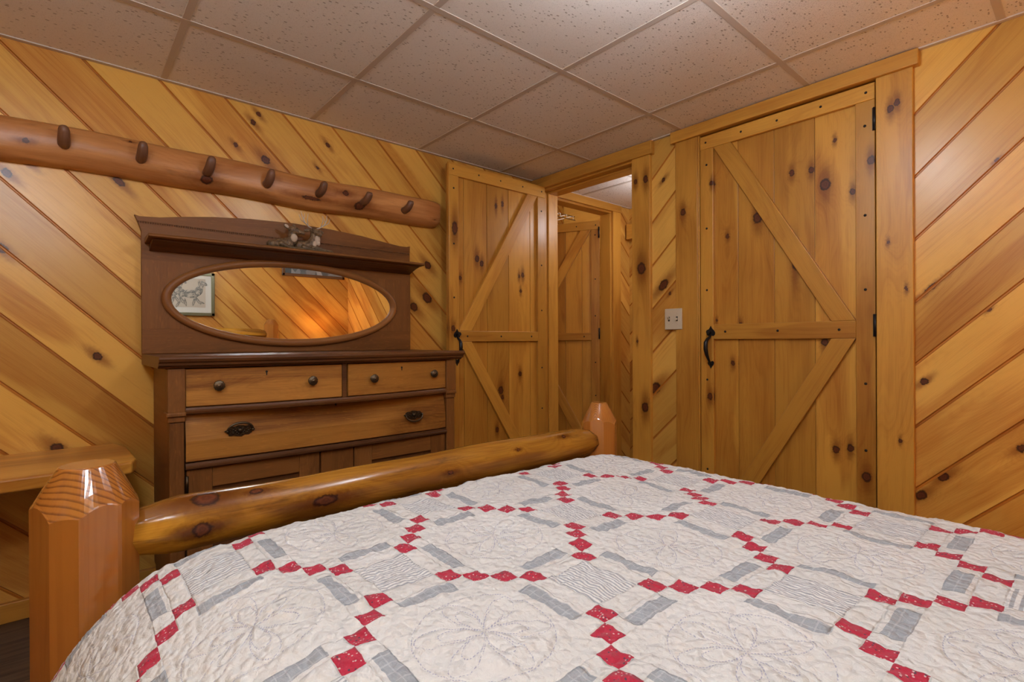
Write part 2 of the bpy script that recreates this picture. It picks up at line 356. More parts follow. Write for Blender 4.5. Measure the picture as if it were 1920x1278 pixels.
        if parent:
            o.parent = parent
            if loc is None or parent.type == 'EMPTY' or True:
                o.matrix_parent_inverse = Matrix.Translation(-world_loc(parent))
        if bevel:
            b = o.modifiers.new('bevel', 'BEVEL'); b.width = bevel; b.segments = seg; b.limit_method = 'ANGLE'; b.angle_limit = math.radians(40)
        if label: o['label'] = label
        if kind: o['kind'] = kind
        return o

def world_loc(o):
    v = Vector(o.location)
    while o.parent: v = v + o.matrix_parent_inverse.translation; o = o.parent; v = v+Vector(o.location)
    return v
def thing(name, label, cat, loc, group=None, kind=None):
    o = bpy.data.objects.new(name, None); C.objects.link(o); o.location = loc; o.empty_display_size = .1
    if label: o['label'] = label
    if cat: o['category'] = cat
    if group: o['group'] = group
    if kind: o['kind'] = kind
    return o
def tag(o, label, cat, group=None):
    o['label'] = label; o['category'] = cat
    if group: o['group'] = group
    return o
def struct(o): o['kind'] = 'structure'; return o

def clip(poly, rect):
    """Sutherland-Hodgman against (a0,a1,b0,b1)"""
    a0, a1, b0, b1 = rect
    for ax, lim, sg in ((0, a0, 1), (0, a1, -1), (1, b0, 1), (1, b1, -1)):
        out = []
        for i in range(len(poly)):
            p, q = poly[i-1], poly[i]; dp = (p[ax]-lim)*sg; dq = (q[ax]-lim)*sg
            if (dp >= 0) != (dq >= 0):
                t = dp/(dp-dq); out.append((p[0]+(q[0]-p[0])*t, p[1]+(q[1]-p[1])*t))
            if dq >= 0: out.append(q)
        poly = out
        if len(poly) < 3: return []
    return poly

def board_wall(name, mat, plane, d, out, rects, sgn, c0, pitch, depth=.1, groove=(.0035, .004), seed=0, tones=None):
    """diagonal tongue and groove boards. b - sgn*a = c along each groove, in coordinates a and (z-1)"""
    mb = MB(); rnd = random.Random(seed); gd = .005
    mk = (lambda a, b, e: (d+out*e, a, b+1)) if plane == 'x' else (lambda a, b, e: (a, d+out*e, b+1))
    # direction along the boards (1, sgn)/S2, across (-sgn,1)/S2
    amin = min(r[0] for r in rects)-1; amax = max(r[1] for r in rects)+1
    cs = []
    k0 = int(math.floor((-1.2-sgn*(amax if sgn > 0 else amin)-c0)/pitch))-2; k1 = int((1.3-sgn*(amin if sgn > 0 else amax)-c0)/pitch)+3
    sl, fl = groove
    for k in range(k0, k1):
        c = c0+k*pitch
        bid = (tones or {}).get(k, rnd.random()*90)
        strips = [(c+(fl/2+sl)*S2, c+pitch-(fl/2+sl)*S2, 0, 0), (c+pitch-(fl/2+sl)*S2, c+pitch-fl/2*S2, 0, -gd),
                  (c+pitch-fl/2*S2, c+pitch+fl/2*S2, -gd, -gd), (c+fl/2*S2, c+(fl/2+sl)*S2, -gd, 0)]
        for ca, cb, ea, eb in strips:
            for r in rects:
                poly = [(amin, sgn*amin+ca), (amax, sgn*amax+ca), (amax, sgn*amax+cb), (amin, sgn*amin+cb)]
                poly = clip(poly, r)
                if not poly: continue
                pts = []; uvs = []
                for a, b in poly:
                    cc = b-sgn*a; f = (cc-ca)/(cb-ca) if cb != ca else 0
                    pts.append(mk(a, b, ea+(eb-ea)*f)); uvs.append(((a+sgn*b)/S2, (b-sgn*a)/S2))
                mb.face(pts, uvs, bid, 0 if (ea == 0 and eb == 0) else 1)
    # studs and sheathing behind the boards
    for r in rects:
        e0, e1 = -.012, -depth
        if plane == 'x': mb.box(min(d+out*e0, d+out*e1), max(d+out*e0, d+out*e1), r[0], r[1], r[2]+1, r[3]+1, bid=3)
        else: mb.box(r[0], r[1], min(d+out*e0, d+out*e1), max(d+out*e0, d+out*e1), r[2]+1, r[3]+1, bid=3)
    return struct(mb.build(name, [mat, 'groove'], recalc=False))

# ================================================================= ROOM
fl = MB(); fl.box(-4.6, HX+.15, NY-.15, 4.9, -.1, 0); struct(fl.build('floor', 'floor'))
board_wall('wall_left', 'wall_left', 'x', WX, 1, [(NY, WY+.13, -1, 1.098)], -1, .1745, .2447, seed=4)
board_wall('wall_far', 'wall_far', 'y', WY, -1, [(WX, -2.5, -1, 1.098), (-2.5, -1.755, 1.025, 1.098), (-1.755, -1.345, -1, 1.098), (-1.345, -.593, 1.035, 1.098), (-.593, HX, -1, 1.098)], 1, .135, .2385, depth=.13, seed=11)
board_wall('wall_right', 'wall', 'x', HX, -1, [(NY, WY, -1, 1.098)], -1, .1, .2447, seed=7)
board_wall('wall_near', 'wall', 'y', NY, 1, [(WX, HX, -1, 1.098)], 1, .1, .2447, seed=9)

# ceiling: lay-in tiles and the painted grid
GX, GY = -2.056, .317
def tile_field(name, x0, x1, y0, y1, gx, gy):
    ct = MB(); ct.box(x0, x1, y0, y1, CZ+.0005, CZ+.03, g='x')
    o = struct(ct.build(name, 'tile'))
    gb = MB(); w2 = .012
    xs = [gx+.61*i for i in range(-4, 8) if x0+.03 < gx+.61*i < x1-.03]; ys = [gy+.61*i for i in range(-6, 8) if y0+.03 < gy+.61*i < y1-.03]
    for x in xs: gb.box(x-w2, x+w2, y0, y1, CZ-.0018, CZ+.004, g='y', bid=1)
    for y in ys: gb.box(x0, x1, y-w2, y+w2, CZ-.0014, CZ+.0045, g='x', bid=1)
    gb.box(x0, x0+.02, y0, y1, CZ-.004, CZ+.004); gb.box(x1-.02, x1, y0, y1, CZ-.004, CZ+.004)
    gb.box(x0, x1, y1-.02, y1, CZ-.0045, CZ+.004); gb.box(x0, x1, y0, y0+.02, CZ-.0045, CZ+.004)
    gb.build('ceiling_grid', 'tbar', o, bevel=.0008, seg=1)
    return o
tile_field('ceiling', WX, HX, NY, WY, GX, GY)

# baseboards
def bboard(name, *a, g):
    b = MB(); b.box(*a, g=g); return struct(b.build(name, 'doorx', bevel=.003))
bboard('baseboard_left', WX-.004, WX+.018, NY, WY, 0, .07, g='y')
bboard('baseboard_near', WX, HX, NY-.004, NY+.018, 0, .07, g='x')
bboard('baseboard_right', HX-.018, HX+.004, NY, WY, 0, .07, g='y')
bboard('baseboard_far', -.471, HX, WY-.018, WY+.004, 0, .07, g='x')

# ---------------------------------------------------------------- casings (trim)
def trimbox(name, boxes, mat='trim', bevel=.003):
    m = MB()
    for b in boxes: m.box(*b[:6], g=b[6])
    return struct(m.build(name, mat, bevel=bevel))
T0 = WY+.004
trimbox('trim_1', [(-2.578, -1.618, WY-.034, T0, 2.022, 2.094, 'x')])                     # head casing over the open doorway
trimbox('trim_2', [(-1.755, -1.635, WY-.022, T0, 0, 2.022, 'z')])                        # right casing of the open doorway
trimbox('trim_3', [(-2.52, -2.497, WY-.005, WY+.135, 0, 2.022, 'z'), (-1.768, -1.7545, WY-.003, WY+.135, 0, 2.022, 'z'), (-2.52, -1.7545, WY-.003, WY+.135, 2.012, 2.034, 'x'),
                    (-2.497, -2.485, WY+.045, WY+.135, 0, 2.012, 'z'), (-1.780, -1.768, WY+.045, WY+.135, 0, 2.012, 'z'), (-2.485, -1.78, WY+.045, WY+.135, 2.0, 2.012, 'x')])   # jambs and stops
trimbox('trim_4', [(-1.500, -.452, WY-.036, T0, 2.035, 2.094, 'x')])                     # head casing over the closed door
trimbox('trim_5', [(-1.478, -1.352, WY-.022, T0, 0, 2.035, 'z')])
trimbox('trim_6', [(-.590, -.471, WY-.022, T0, 0, 2.035, 'z')])
trimbox('trim_7', [(-1.352, -1.345, WY-.018, WY+.135, 0, 2.04, 'z'), (-.593, -.588, WY-.01, WY+.135, 0, 2.04, 'z'), (-1.345, -.593, WY+.03, WY+.135, 2.027, 2.04, 'x')], 'doorx')

# ---------------------------------------------------------------- ledged plank doors
def screws(mb, pts, plane, d, out):
    for a, b in pts:
        org = (d, a, b) if plane == 'x' else (a, d, b)
        ax = (out, 0, 0) if plane == 'x' else (0, out, 0)
        mb.lathe([(.0001, .0008), (.0055, .0006), (.006, -.002)], org, ax, n=8)
def plank_door(name, label, plane, d, out, a0, a1, z0, z1, mat, hinge_hi, diag_top_hi, ztop_rail, zmid, handle_a, seams, sw=.068, hinge_back=False):
    """front face of the frame boards at d, planks set 20 mm behind. a = horizontal axis"""
    D = thing(name, label, None, (d, (a0+a1)/2, 0) if plane == 'x' else ((a0+a1)/2, d, 0), kind='structure')
    def P(poly, e0, e1, grain, nm, mt=mat, lab=None, bid=None):
        m = MB(); m.prism(poly, plane, d+out*e0, d+out*e1, grain, bid); return m.build(nm, mt, D, bevel=.0025, label=lab)
    R = lambda x0, x1, y0, y1: [(x0, y0), (x1, y0), (x1, y1), (x0, y1)]
    # planks (vee-jointed), one panel
    m = MB(); ed = [a0+.004]+list(seams)+[a1-.004]
    for i in range(len(ed)-1):
        m.prism(R(ed[i]+.0018, ed[i+1]-.0018, z0+.004, z1-.004), plane, d-out*.040, d-out*.020, (0, 1), 7+i*3.17)
    m.prism(R(a0+.006, a1-.006, z0+.006, z1-.006), plane, d-out*.041, d-out*.026, (0, 1), 2)
    m.build('plank_panel', mat, D, bevel=.0012)
    zt0 = ztop_rail
    P(R(a0, a1, zt0, z1), -.020, .0, (1, 0), 'rail')
    P(R(a0, a1, z0, z0+.09), -.020, 0, (1, 0), 'rail')
    P(R(a0, a0+sw, z0+.09, zt0), -.020, -.001, (0, 1), 'stile', bid=31.)
    P(R(a1-sw, a1, z0+.09, zt0), -.020, -.001, (0, 1), 'stile', bid=12.)
    b0, b1 = a0+sw, a1-sw
    P(R(b0, b1, zmid[0], zmid[1]), -.020, -.001, (1, 0), 'rail', bid=51.)
    def brace(p, q, wdt):
        # band whose ends are cut level: from top end (p) down to lower end (q)
        poly = [(p[0], p[1]), (p[0]+wdt, p[1]), (q[0]+wdt, q[1]), (q[0], q[1])] if True else None
        dx, dz = q[0]-p[0], q[1]-p[1]; L = math.hypot(dx, dz)
        P(poly, -.020, -.0012, (dx/L, dz/L), 'brace', bid=random.random()*90)
    W = .090
    if diag_top_hi:   # upper brace runs from top high-a end to the middle at low-a
        brace((b1-W, zt0), (b0+.001, zmid[1]), W-.001)
        brace((b0+.001, zmid[0]), (b1-W+.02, z0+.09), W-.001)
    else:
        brace((b0+.001, zt0), (b1-W, zmid[1]), W-.001)
        brace((b1-W, zmid[0]), (b0+.001, z0+.09), W-.001)
    sc = MB(); mid = (zmid[0]+zmid[1])/2
    pts = [(a0+(a1-a0)*f, (zt0+z1)/2) for f in (.04, .28, .5, .74, .96)] + [(a0+sw/2, z) for z in (1.88, 1.56, 1.25, .8, .35)] + [(a1-sw/2, z) for z in (1.86, 1.5, 1.2, .82, .55, .3)] + [(b0+.06, mid), ((b0+b1)/2, mid), (b1-.06, mid)]
    screws(sc, pts, plane, d-out*.0005, out); sc.build('screw_head', 'dark', D, label=None)['kind'] = 'stuff'
    # hinges at the hinge side
    ha = a1 if hinge_hi else a0; dh = d if not hinge_back else d-out*.046; d_keep = d
    for z in (z0+.25, 1.055, 1.878):
        h = MB(); d = dh; p0 = (d+out*.004, ha, z-.045) if plane == 'x' else (ha, d+out*.004, z-.045); p1 = (p0[0], p0[1], z+.045)
        h.tube([p0, p1], .0055, n=10)
        e = .02 if hinge_hi else -.02
        if plane == 'x': h.box(d-.0005*out, d+out*.002, min(ha, ha-e*.4), max(ha, ha-e*.4), z-.045, z+.045)
        else: h.box(min(ha, ha-e*.4), max(ha, ha-e*.4), min(d, d+out*.002), max(d, d+out*.002), z-.045, z+.045)
        h.build('hinge', 'iron', D); d = d_keep
    # wrought iron thumb-latch handle
    if handle_a is not None:
        hb = MB()
        def spade(cz, hw_, hh, upw):
            sg = 1 if upw else -1
            half = [(0, 1), (.12, .78), (.38, .42), (.72, .12), (.94, -.18), (1, -.48), (.86, -.78), (.58, -.95), (.30, -.90), (.12, -.74)]
            pts_ = [(handle_a+x*hw_, cz+y*hh*sg) for x, y in half]+[(handle_a-x*hw_, cz+y*hh*sg) for x, y in reversed(half[1:])]
            hb.prism(pts_, plane, d, d+out*.0035, (0, 1), 1)
        spade(1.044, .0225, .026, True); spade(.876, .0165, .020, False)
        mk = (lambda a, e, z: (d+out*e, a, z)) if plane == 'x' else (lambda a, e, z: (a, d+out*e, z))
        s_ = 1
        pth = [(0, .004, 1.030), (0, .012, 1.014), (-.002, .034, 1.002), (-.004, .045, .985), (-.004, .046, .955), (-.002, .038, .925), (0, .024, .900), (0, .010, .885), (0, .004, .876)]
        hb.tube([mk(handle_a+a, e, z) for a, e, z in pth], [.006, .006, .008, .0105, .0105, .0085, .006, .005, .005], n=10)
        hb.tube([mk(handle_a, 0, 1.036), mk(handle_a, .03, 1.040)], [.005, .011], n=8)
        hb.build('handle', 'iron', D, label='black iron thumb latch handle')
    return D

plank_door('door_2', 'closed pine plank door', 'y', WY-.014, -1, -1.342, -.595, .012, 2.026, 'door2', True, False, 1.960, (1.003, 1.077), -1.287, [-1.156, -.988, -.819])
plank_door('door_1', 'open pine plank door folded back against the dresser wall', 'x', -2.450, 1, 1.660, 2.432, .012, 2.028, 'door1', True, True, 1.953, (.996, 1.058), 1.711, [1.776, 1.95, 2.125, 2.31], hinge_back=True)

# ---------------------------------------------------------------- hallway and the laundry beyond
HE = 3.57
hall = [(WY+.13, 2.67, -1, 1.098), (2.67, 3.33, 1.036, 1.098), (3.33, HE, -1, 1.098)]
board_wall('wall_hall_left', 'wall', 'x', -2.60, 1, hall, -1, .1, .2447, depth=.1, seed=21)
board_wall('wall_hall_end', 'wall', 'y', HE, -1, [(-2.60, -1.5, -1, 1.098)], 1, .02, .2385, seed=22)
board_wall('wall_hall_right', 'wall', 'x', -1.55, -1, [(WY+.13, HE, -1, 1.098)], 1, .02, .2385, seed=23)
tile_field('ceiling_hall', -2.60, -1.55, WY+.0, HE, -2.056-.02, 2.757+.2)
trimbox('trim_8', [(-2.604, -2.578, 2.60, 3.44, 2.036, 2.094, 'y')], 'doorx')
trimbox('trim_9', [(-2.604, -2.580, 3.33, 3.43, 0, 2.036, 'z')], 'doorx')
trimbox('trim_10', [(-2.70, -2.598, 3.312, 3.334, 0, 2.02, 'z'), (-2.70, -2.598, 2.665, 2.688, 0, 2.02, 'z'), (-2.70, -2.598, 2.665, 3.334, 2.02, 2.04, 'y')], 'doorx')
trimbox('trim_11', [(-2.58, -1.9, HE-.07, HE+.002, 1.83, 1.955, 'x')], 'doorx')             # boxed beam end at the hall corner
cb = MB(); cb.box(-1.45, -.45, WY+.14, WY+.2, 0, CZ+.03, g='z'); struct(cb.build('wall_light_stop', 'wall'))  # added unseen backing that stops hall light leaking over the closed door
# laundry shell
lw = MB(); lw.box(-4.5, -4.42, 2.3, 4.7, 0, 2.7, g='y'); lw.box(-4.5, -2.70, 4.7, 4.78, 0, 2.7, g='x'); lw.box(-4.5, -2.70, 2.25, 2.33, 0, 2.7, g='x')
struct(lw.build('wall_laundry', 'wall'))
board_wall('wall_laundry_boards', 'wall', 'x', -4.40, 1, [(2.34, 4.69, -1, 1.7)], -1, .03, .1, depth=.01, seed=31, groove=(.006, .01))
lc = MB(); lc.box(-4.5, -2.69, 2.25, 4.78, 2.7, 2.74); struct(lc.build('ceiling_laundry', 'doorx'))
# third door, swung into the laundry
d3 = plank_door('door_3', 'pine plank door of the laundry seen ajar through the doorway', 'y', 0, -1, -.73, 0, .012, 1.975, 'doorx', True, True, 1.905, (1.0, 1.062), None, [-.60, -.45, -.29, -.15])
for o in [d3]:
    o.rotation_euler = (0, 0, 0)
# its empty sits mid-door: place by rotating about the hinge edge
ang = math.radians(116.8)              # heading of the slab from its hinge, from +Y
dirv = Vector((-math.sin(ang), math.cos(ang), 0))      # hinge -> latch
rz = math.atan2(-dirv.y, -dirv.x)      # local -x points along dirv
d3.rotation_euler = (0, 0, rz)
hingep = Vector((-2.688, 3.285, 0))
d3.location = hingep + dirv*.365

ws = MB()
zz = 1.985
for k in range(17):
    y = 2.55+k*.10
    ws.tube([(-4.38, y, 2.34), (-3.75, y, 2.34), (-3.75, y, 2.30)], .004, n=6)
for x, z in ((-4.28, 2.34), (-4.02, 2.34), (-3.76, 2.34), (-3.75, 2.30)): ws.tube([(x, 2.45, z), (x, 4.18, z)], .006, n=6)
for y in (2.7, 3.3, 3.9): ws.tube([(-3.76, y, 2.33), (-4.38, y, 2.1)], .006, n=6)
o = ws.build('wire_shelf', 'wire'); tag(o, 'white wire shelf high in the laundry behind the hall door', 'shelf')
# ================================================================= DRESSER
DR = thing('mirror_dresser', 'antique brown oak bow-front dresser with oval mirror and upper shelf, against the left wall', 'dresser', (-2.3, .86, 0))
XF = -2.105; YC = .861; HW = .545
bow = lambda y, B=.05: B*max(0, 1-((y-YC)/HW)**2)
ys = [.316+(1.405-.316)*i/28 for i in range(29)]
def sub(a, b, n=14): return [a+(b-a)*i/n for i in range(n+1)]
# carcass
b = MB(); b.box(-2.56, XF-.03, .283, 1.445, .12, .905, g='x', bid=4); b.build('body', 'oak_dark', DR, bevel=.003)
b = MB(); b.box(-2.56, XF-.006, .276, .292, .10, .905, g='x', bid=8); b.build('side_panel', 'oak', DR, bevel=.002)
b = MB(); b.box(-2.56, XF-.006, 1.436, 1.450, .10, .905, g='x', bid=9); b.build('side_panel', 'oak', DR, bevel=.002)
# corner posts with moulded block
for (a0, a1) in ((.268, .318), (1.404, 1.456)):
    p = MB(); p.box(XF-.05, XF+.012, a0-.004, a1, .755, .908, bid=14)
    p.box(XF-.05, XF+.016, a0-.007, a1+.001, .742, .757, bid=15); p.box(XF-.05, XF+.008, a0-.002, a1-.001, .722, .742, bid=15)
    p.box(XF-.05, XF+.002, a0+.002, a1-.003, .10, .722, bid=16)
    p.box(XF-.055, XF+.01, a0-.002, a1, .0, .10, bid=17)
    p.build('corner_post', 'oak', DR, bevel=.004, seg=3)
# rear feet
for yy in (.28, 1.40):
    p = MB(); p.box(-2.555, -2.50, yy, yy+.05, 0, .12); p.build('foot', 'oak', DR, bevel=.003)
# top slab with ogee edge; profile (x, z, follows bow)
def ogee(x, z0, z1): return [(-2.565, z0, 0), (x-.030, z0, 1), (x-.026, z0+.006, 1), (x-.012, z0+.010, 1), (x-.010, z0+.019, 1), (x-.002, z0+.023, 1), (x+.002, z1-.010, 1), (x+.001, z1-.003, 1), (x-.004, z1, 1), (-2.565, z1, 0)]
t_ = MB(); t_.sweep(ogee(XF+.045, .910, .952), [.237]+sub(.24, 1.482, 30)+[1.486], lambda y: bow(y, .045)); t_.build('top', 'oak_dark', DR, bevel=.001, seg=1, label='dark moulded top')
# upper drawers
def drawer(y0, y1, z0, z1, B, name='drawer', x=XF):
    m = MB(); r = .003
    m.sweep([(x-.14, z0, 0), (x-.004, z0, 1), (x-.0, z0+r, 1), (x, z1-r, 1), (x-.004, z1, 1), (x-.14, z1, 0)], sub(y0+.002, y1-.002, 16), lambda y: bow(y, B))
    return m.build(name, 'oak_gold', DR)
d1 = drawer(.318, .862, .772, .906, .05); d2 = drawer(.886, 1.403, .772, .906, .05)
m = MB(); m.sweep([(XF-.13, .766, 0), (XF-.004, .766, 1), (XF-.004, .909, 1), (XF-.13, .909, 0)], sub(.864, .884, 2), lambda y: bow(y, .05)); m.build('drawer_divider', 'oak_dark', DR, bevel=.002)
# moulding under the upper drawers
m = MB(); m.sweep([(XF-.14, .747, 0), (XF+.002, .747, 1), (XF+.010, .750, 1), (XF+.012, .757, 1), (XF+.008, .760, 1), (XF+.008, .763, 1), (XF+.004, .770, 1), (XF-.14, .770, 0)], sub(.318, 1.404, 24), lambda y: bow(y, .055)); m.build('drawer_rail', 'oak_dark', DR)
# long drawer: leans in towards its top
m = MB(); m.sweep([(XF-.15, .577, 0), (XF-.006, .577, 1), (XF-.002, .580, 1), (XF-.003, .65, 1), (XF-.014, .71, 1), (XF-.022, .743, 1), (XF-.15, .745, 0)], sub(.320, 1.402, 20), lambda y: bow(y, .012), sm=False)
d3_ = m.build('drawer', 'oak_gold', DR)
m = MB(); m.sweep([(XF-.14, .552, 0), (XF+.004, .552, 1), (XF+.008, .556, 1), (XF+.008, .562, 1), (XF+.003, .566, 1), (XF+.001, .574, 1), (XF-.14, .574, 0)], sub(.318, 1.404, 12), lambda y: bow(y, .012)); m.build('drawer_rail', 'oak_dark', DR)
# cupboard doors
def cup_door(y0, y1):
    z0, z1 = .12, .550; x = XF-.004; s_ = .082
    m = MB(); m.box(x-.03, x-.012, y0+.04, y1-.04, z0+.04, z1-.05, g='z', bid=33); D_ = m.build('cupboard_door', 'oak_dark', DR)
    for bx in ((y0+.002, y0+s_, z0, z1, 'z'), (y1-s_, y1-.002, z0, z1, 'z')):
        q = MB(); q.box(x-.022, x, bx[0], bx[1], bx[2], bx[3], g=bx[4]); q.build('door_stile', 'oak', D_, bevel=.003)
    for bx in ((y0+s_, y1-s_, z1-.072, z1), (y0+s_, y1-s_, z0, z0+.072)):
        q = MB(); q.box(x-.022, x-.001, *bx, g='y'); q.build('door_rail', 'oak', D_, bevel=.003)
    return D_
cl = cup_door(.320, .790); cr = cup_door(.936, 1.402)
m = MB(); m.box(XF-.03, XF-.002, .794, .932, .12, .550, g='z'); m.build('centre_stile', 'oak', DR, bevel=.003)
m = MB(); m.box(XF-.04, XF-.002, .318, 1.404, .075, .118, g='y'); m.build('bottom_rail', 'oak_dark', DR, bevel=.003)
for yy in (.332,):
    m = MB(); m.tube([(XF-.0, yy-.010, .47), (XF, yy-.010, .53)], .005, n=8); m.build('hinge', 'brass', cl)
# rosette knobs
def knob(y, z, par):
    x = XF+bow(y); m = MB()
    m.lathe([(.006, 0), (.006, .012), (.010, .014), (.0165, .016), (.0185, .0185), (.0165, .0215), (.0125, .0205), (.0105, .0225), (.0075, .0245), (.0055, .0235), (.0035, .0265), (.0001, .027)], (x, y, z), (1, 0, 0), n=36, fac=lambda i, q: 1+(.055*math.cos(12*q) if 3 <= i <= 6 else 0))
    m.lathe([(.0001, .001), (.012, .002), (.013, 0)], (x, y, z), (1, 0, 0), n=18)
    m.build('knob', 'brass_hi', par, label='round brass rosette knob')
knob(.417, .844, d1); knob(.738, .846, d1); knob(.999, .841, d2); knob(1.319, .846, d2)
def keyhole(y, z, x, par):
    m = MB(); m.lathe([(.0001, .0012), (.0042, .001), (.0045, -.001)], (x, y, z+.004), (1, 0, 0), n=12); m.box(x-.001, x+.0012, y-.0018, y+.0018, z-.009, z+.003); m.build('keyhole', 'dark', par)
keyhole(.575, .884, XF+bow(.575), d1); keyhole(1.143, .878, XF+bow(1.143), d2); keyhole(.858, .733, XF-.008, d3_)
# bail pulls
def pull(y, z, par, upb):
    x = XF+.005; m = MB(); n = []
    for i in range(48):
        q = 2*PI*i/48; rr = 1+.07*math.cos(8*q)+.05*math.cos(14*q+1)
        n.append((y+.047*math.cos(q)*rr, z+.019*math.sin(q)*rr*(1.12 if math.sin(q) < 0 else .95)))
    m.prism(n, 'x', x-.004, x+.002, (1, 0), 1)
    for i in range(26):
        q = i*2.399; r = math.sqrt(i/26); m.ell((x+.003, y+.041*r*math.cos(q), z+.015*r*math.sin(q)), (.003, .004, .0035), n=8, m=5)
    m.ell((x+.005, y, z), (.007, .009, .009), n=14, m=8)
    pl_ = m.build('pull', 'brass', par, bevel=.0008, seg=1, label='ornate brass pull plate')
    bl = MB(); sg = 1 if upb else -1; pts = []
    for i in range(17):
        q = PI*i/16; pts.append((x+.008+.006*math.sin(q), y-.043*math.cos(q), z+sg*(.002+.027*math.sin(q))))
    bl.tube(pts, [.003+.0012*math.sin(PI*i/16) for i in range(17)], n=8)
    for e in (-1, 1): bl.ell((x+.006, y+e*.043, z), (.006, .005, .006), n=10, m=6)
    bl.build('bail', 'brass_hi', pl_)
pull(.490, .673, d3_, True); pull(1.221, .659, d3_, False)
# backboard with arched crest (plane x=-2.54)
crest = [(.213, 1.513), (.231, 1.508), (.298, 1.513), (.373, 1.527), (.491, 1.545), (.641, 1.559), (.835, 1.567), (1.009, 1.563), (1.179, 1.551), (1.310, 1.534), (1.397, 1.524), (1.440, 1.524), (1.462, 1.530)]
EY, EZ = .836, 1.181
def ell_pt(q, a, b_): return (EY+a*math.cos(q), EZ+b_*math.sin(q))
m = MB()
# boards above the oval opening's panel, built as a solid back with proud rails
m.prism([(.236, .953), (1.462, .953), (1.462, 1.40), (1.460, 1.45)] + [(1.460, 1.485)] + list(reversed(crest)) + [(.224, 1.487), (.236, 1.45)], 'x', -2.566, -2.545, (1, 0), 21)
bb = m.build('backboard', 'oak', DR, bevel=.002)
for (a0, a1, g, bi) in ((.236, .43, (0, 1), 5.), (1.27, 1.462, (0, 1), 6.)):
    m = MB(); m.prism([(a0+.001, 1.055), (a1, 1.055), (a1, 1.335), (a0+.001, 1.335)] if a0 < .5 else [(a0, 1.055), (a1-.001, 1.055), (a1-.001, 1.335), (a0, 1.335)], 'x', -2.545, -2.5435, g, bi); m.build('veneer_panel', 'oak', bb)
# beaded line
m = MB()
for i in range(150):
    y = .226+i*(1.452-.226)/149; z = 1.4855; m.ell((-2.5445, y, z), (.0028, .0034, .0042), n=6, m=4)
mm = m.build('bead_moulding', 'oak_dark', bb)
m = MB(); m.box(-2.546, -2.5432, .224, 1.458, 1.479, 1.4815, g='y'); m.box(-2.546, -2.5432, .224, 1.458, 1.4895, 1.4915, g='y'); m.build('bead_fillet', 'oak', bb)
# shelf with a coved bracket below
m = MB()
shx = lambda y: .018*math.cos((y-.86)/.62*PI/2)
m.sweep([(-2.546, 1.400, 0), (-2.418, 1.408, 1), (-2.410, 1.411, 1), (-2.412, 1.418, 1), (-2.418, 1.422, 1), (-2.546, 1.422, 0)], sub(.246, 1.475, 30), lambda y: shx(y)); m.build('shelf', 'oak', DR, bevel=.001, seg=1)
m = MB()
cov = [(-2.545, 1.372, 0), (-2.53, 1.373, 0), (-2.50, 1.384, 0), (-2.47, 1.393, 1), (-2.44, 1.399, 1), (-2.435, 1.405, 1), (-2.545, 1.407, 0)]
m.sweep(cov, sub(.262, 1.455, 24), lambda y: shx(y)*.6, sm=False); m.build('shelf_cove', 'oak_dark', DR)
# oval frame and glass
P = []; N = 96; ring = []
for i in range(N):
    q = 2*PI*i/N; row = []
    for j in range(14):
        a = 2*PI*j/14; rw = .0180; rz_ = .016
        ao, bo = .518+rw*math.cos(a), .1865+rw*math.cos(a)
        y, z = ell_pt(q, ao, bo); row.append((-2.538+rz_*math.sin(a), y, z))
    P.append(row)
m = MB(); m.grid(P, lambda i, j: (i*.012, j*.007), bid=44, closed_u=True, closed_v=True); m.build('mirror_frame', 'oak_mid', DR)
m = MB(); pts = [(-2.5405, *ell_pt(2*PI*i/N, .506, .1745)) for i in range(N)]; m.face(pts, [(p[1], p[2]) for p in pts])
pb = [(-2.5445, p[1], p[2]) for p in pts]
for i in range(N): m.face([pts[i], pts[(i+1) % N], pb[(i+1) % N], pb[i]], [(0, 0)]*4)
m.build('mirror_glass', 'glass', DR, label='oval mirror glass')

# ================================================================= PEG RACK
PR = thing('peg_rack', 'long half-log coat rack with seven curved wooden pegs, high on the left wall', 'coat rack', (WX+.04, .6, 1.65))
yr = [-.62+i*(1.625+.62)/40 for i in range(41)]+[1.634, 1.640]
prof = [(0, .655), (.030, .656), (.058, .666), (.076, .684), (.082, .692), (.085, .728), (.084, .765), (.075, .789), (.055, .802), (0, .806)]
m = MB(); P = []; rn = random.Random(5)
per = [0]
for i in range(1, len(prof)): per.append(per[-1]+math.dist(prof[i-1], prof[i]))
for i, y in enumerate(yr):
    row = []; sc = 1 if y < 1.60 else (1-.10*((y-1.60)/.04)**2); wv = .004*math.sin(y*5.1)+.003*math.sin(y*11+1)
    for j, (x, z) in enumerate(prof):
        n_ = .003*math.sin(y*7+j*1.3)*(0 if j in (0, 9) else 1)
        row.append((WX+.002+x*sc+(n_ if x > 0 else 0), y, 1+.73+(z-.73)*sc+wv))
    P.append(row)
m.grid(P, lambda i, j: (yr[min(i, len(yr)-1)], per[min(j, 9)]), bid=2)
m.face([P[-1][j] for j in range(10)], [(P[-1][j][0], P[-1][j][2]) for j in range(10)], 5)
m.face([P[0][j] for j in range(10)], [(P[0][j][0], P[0][j][2]) for j in range(10)], 5)
m.build('rack_log', 'rack', PR, recalc=True)
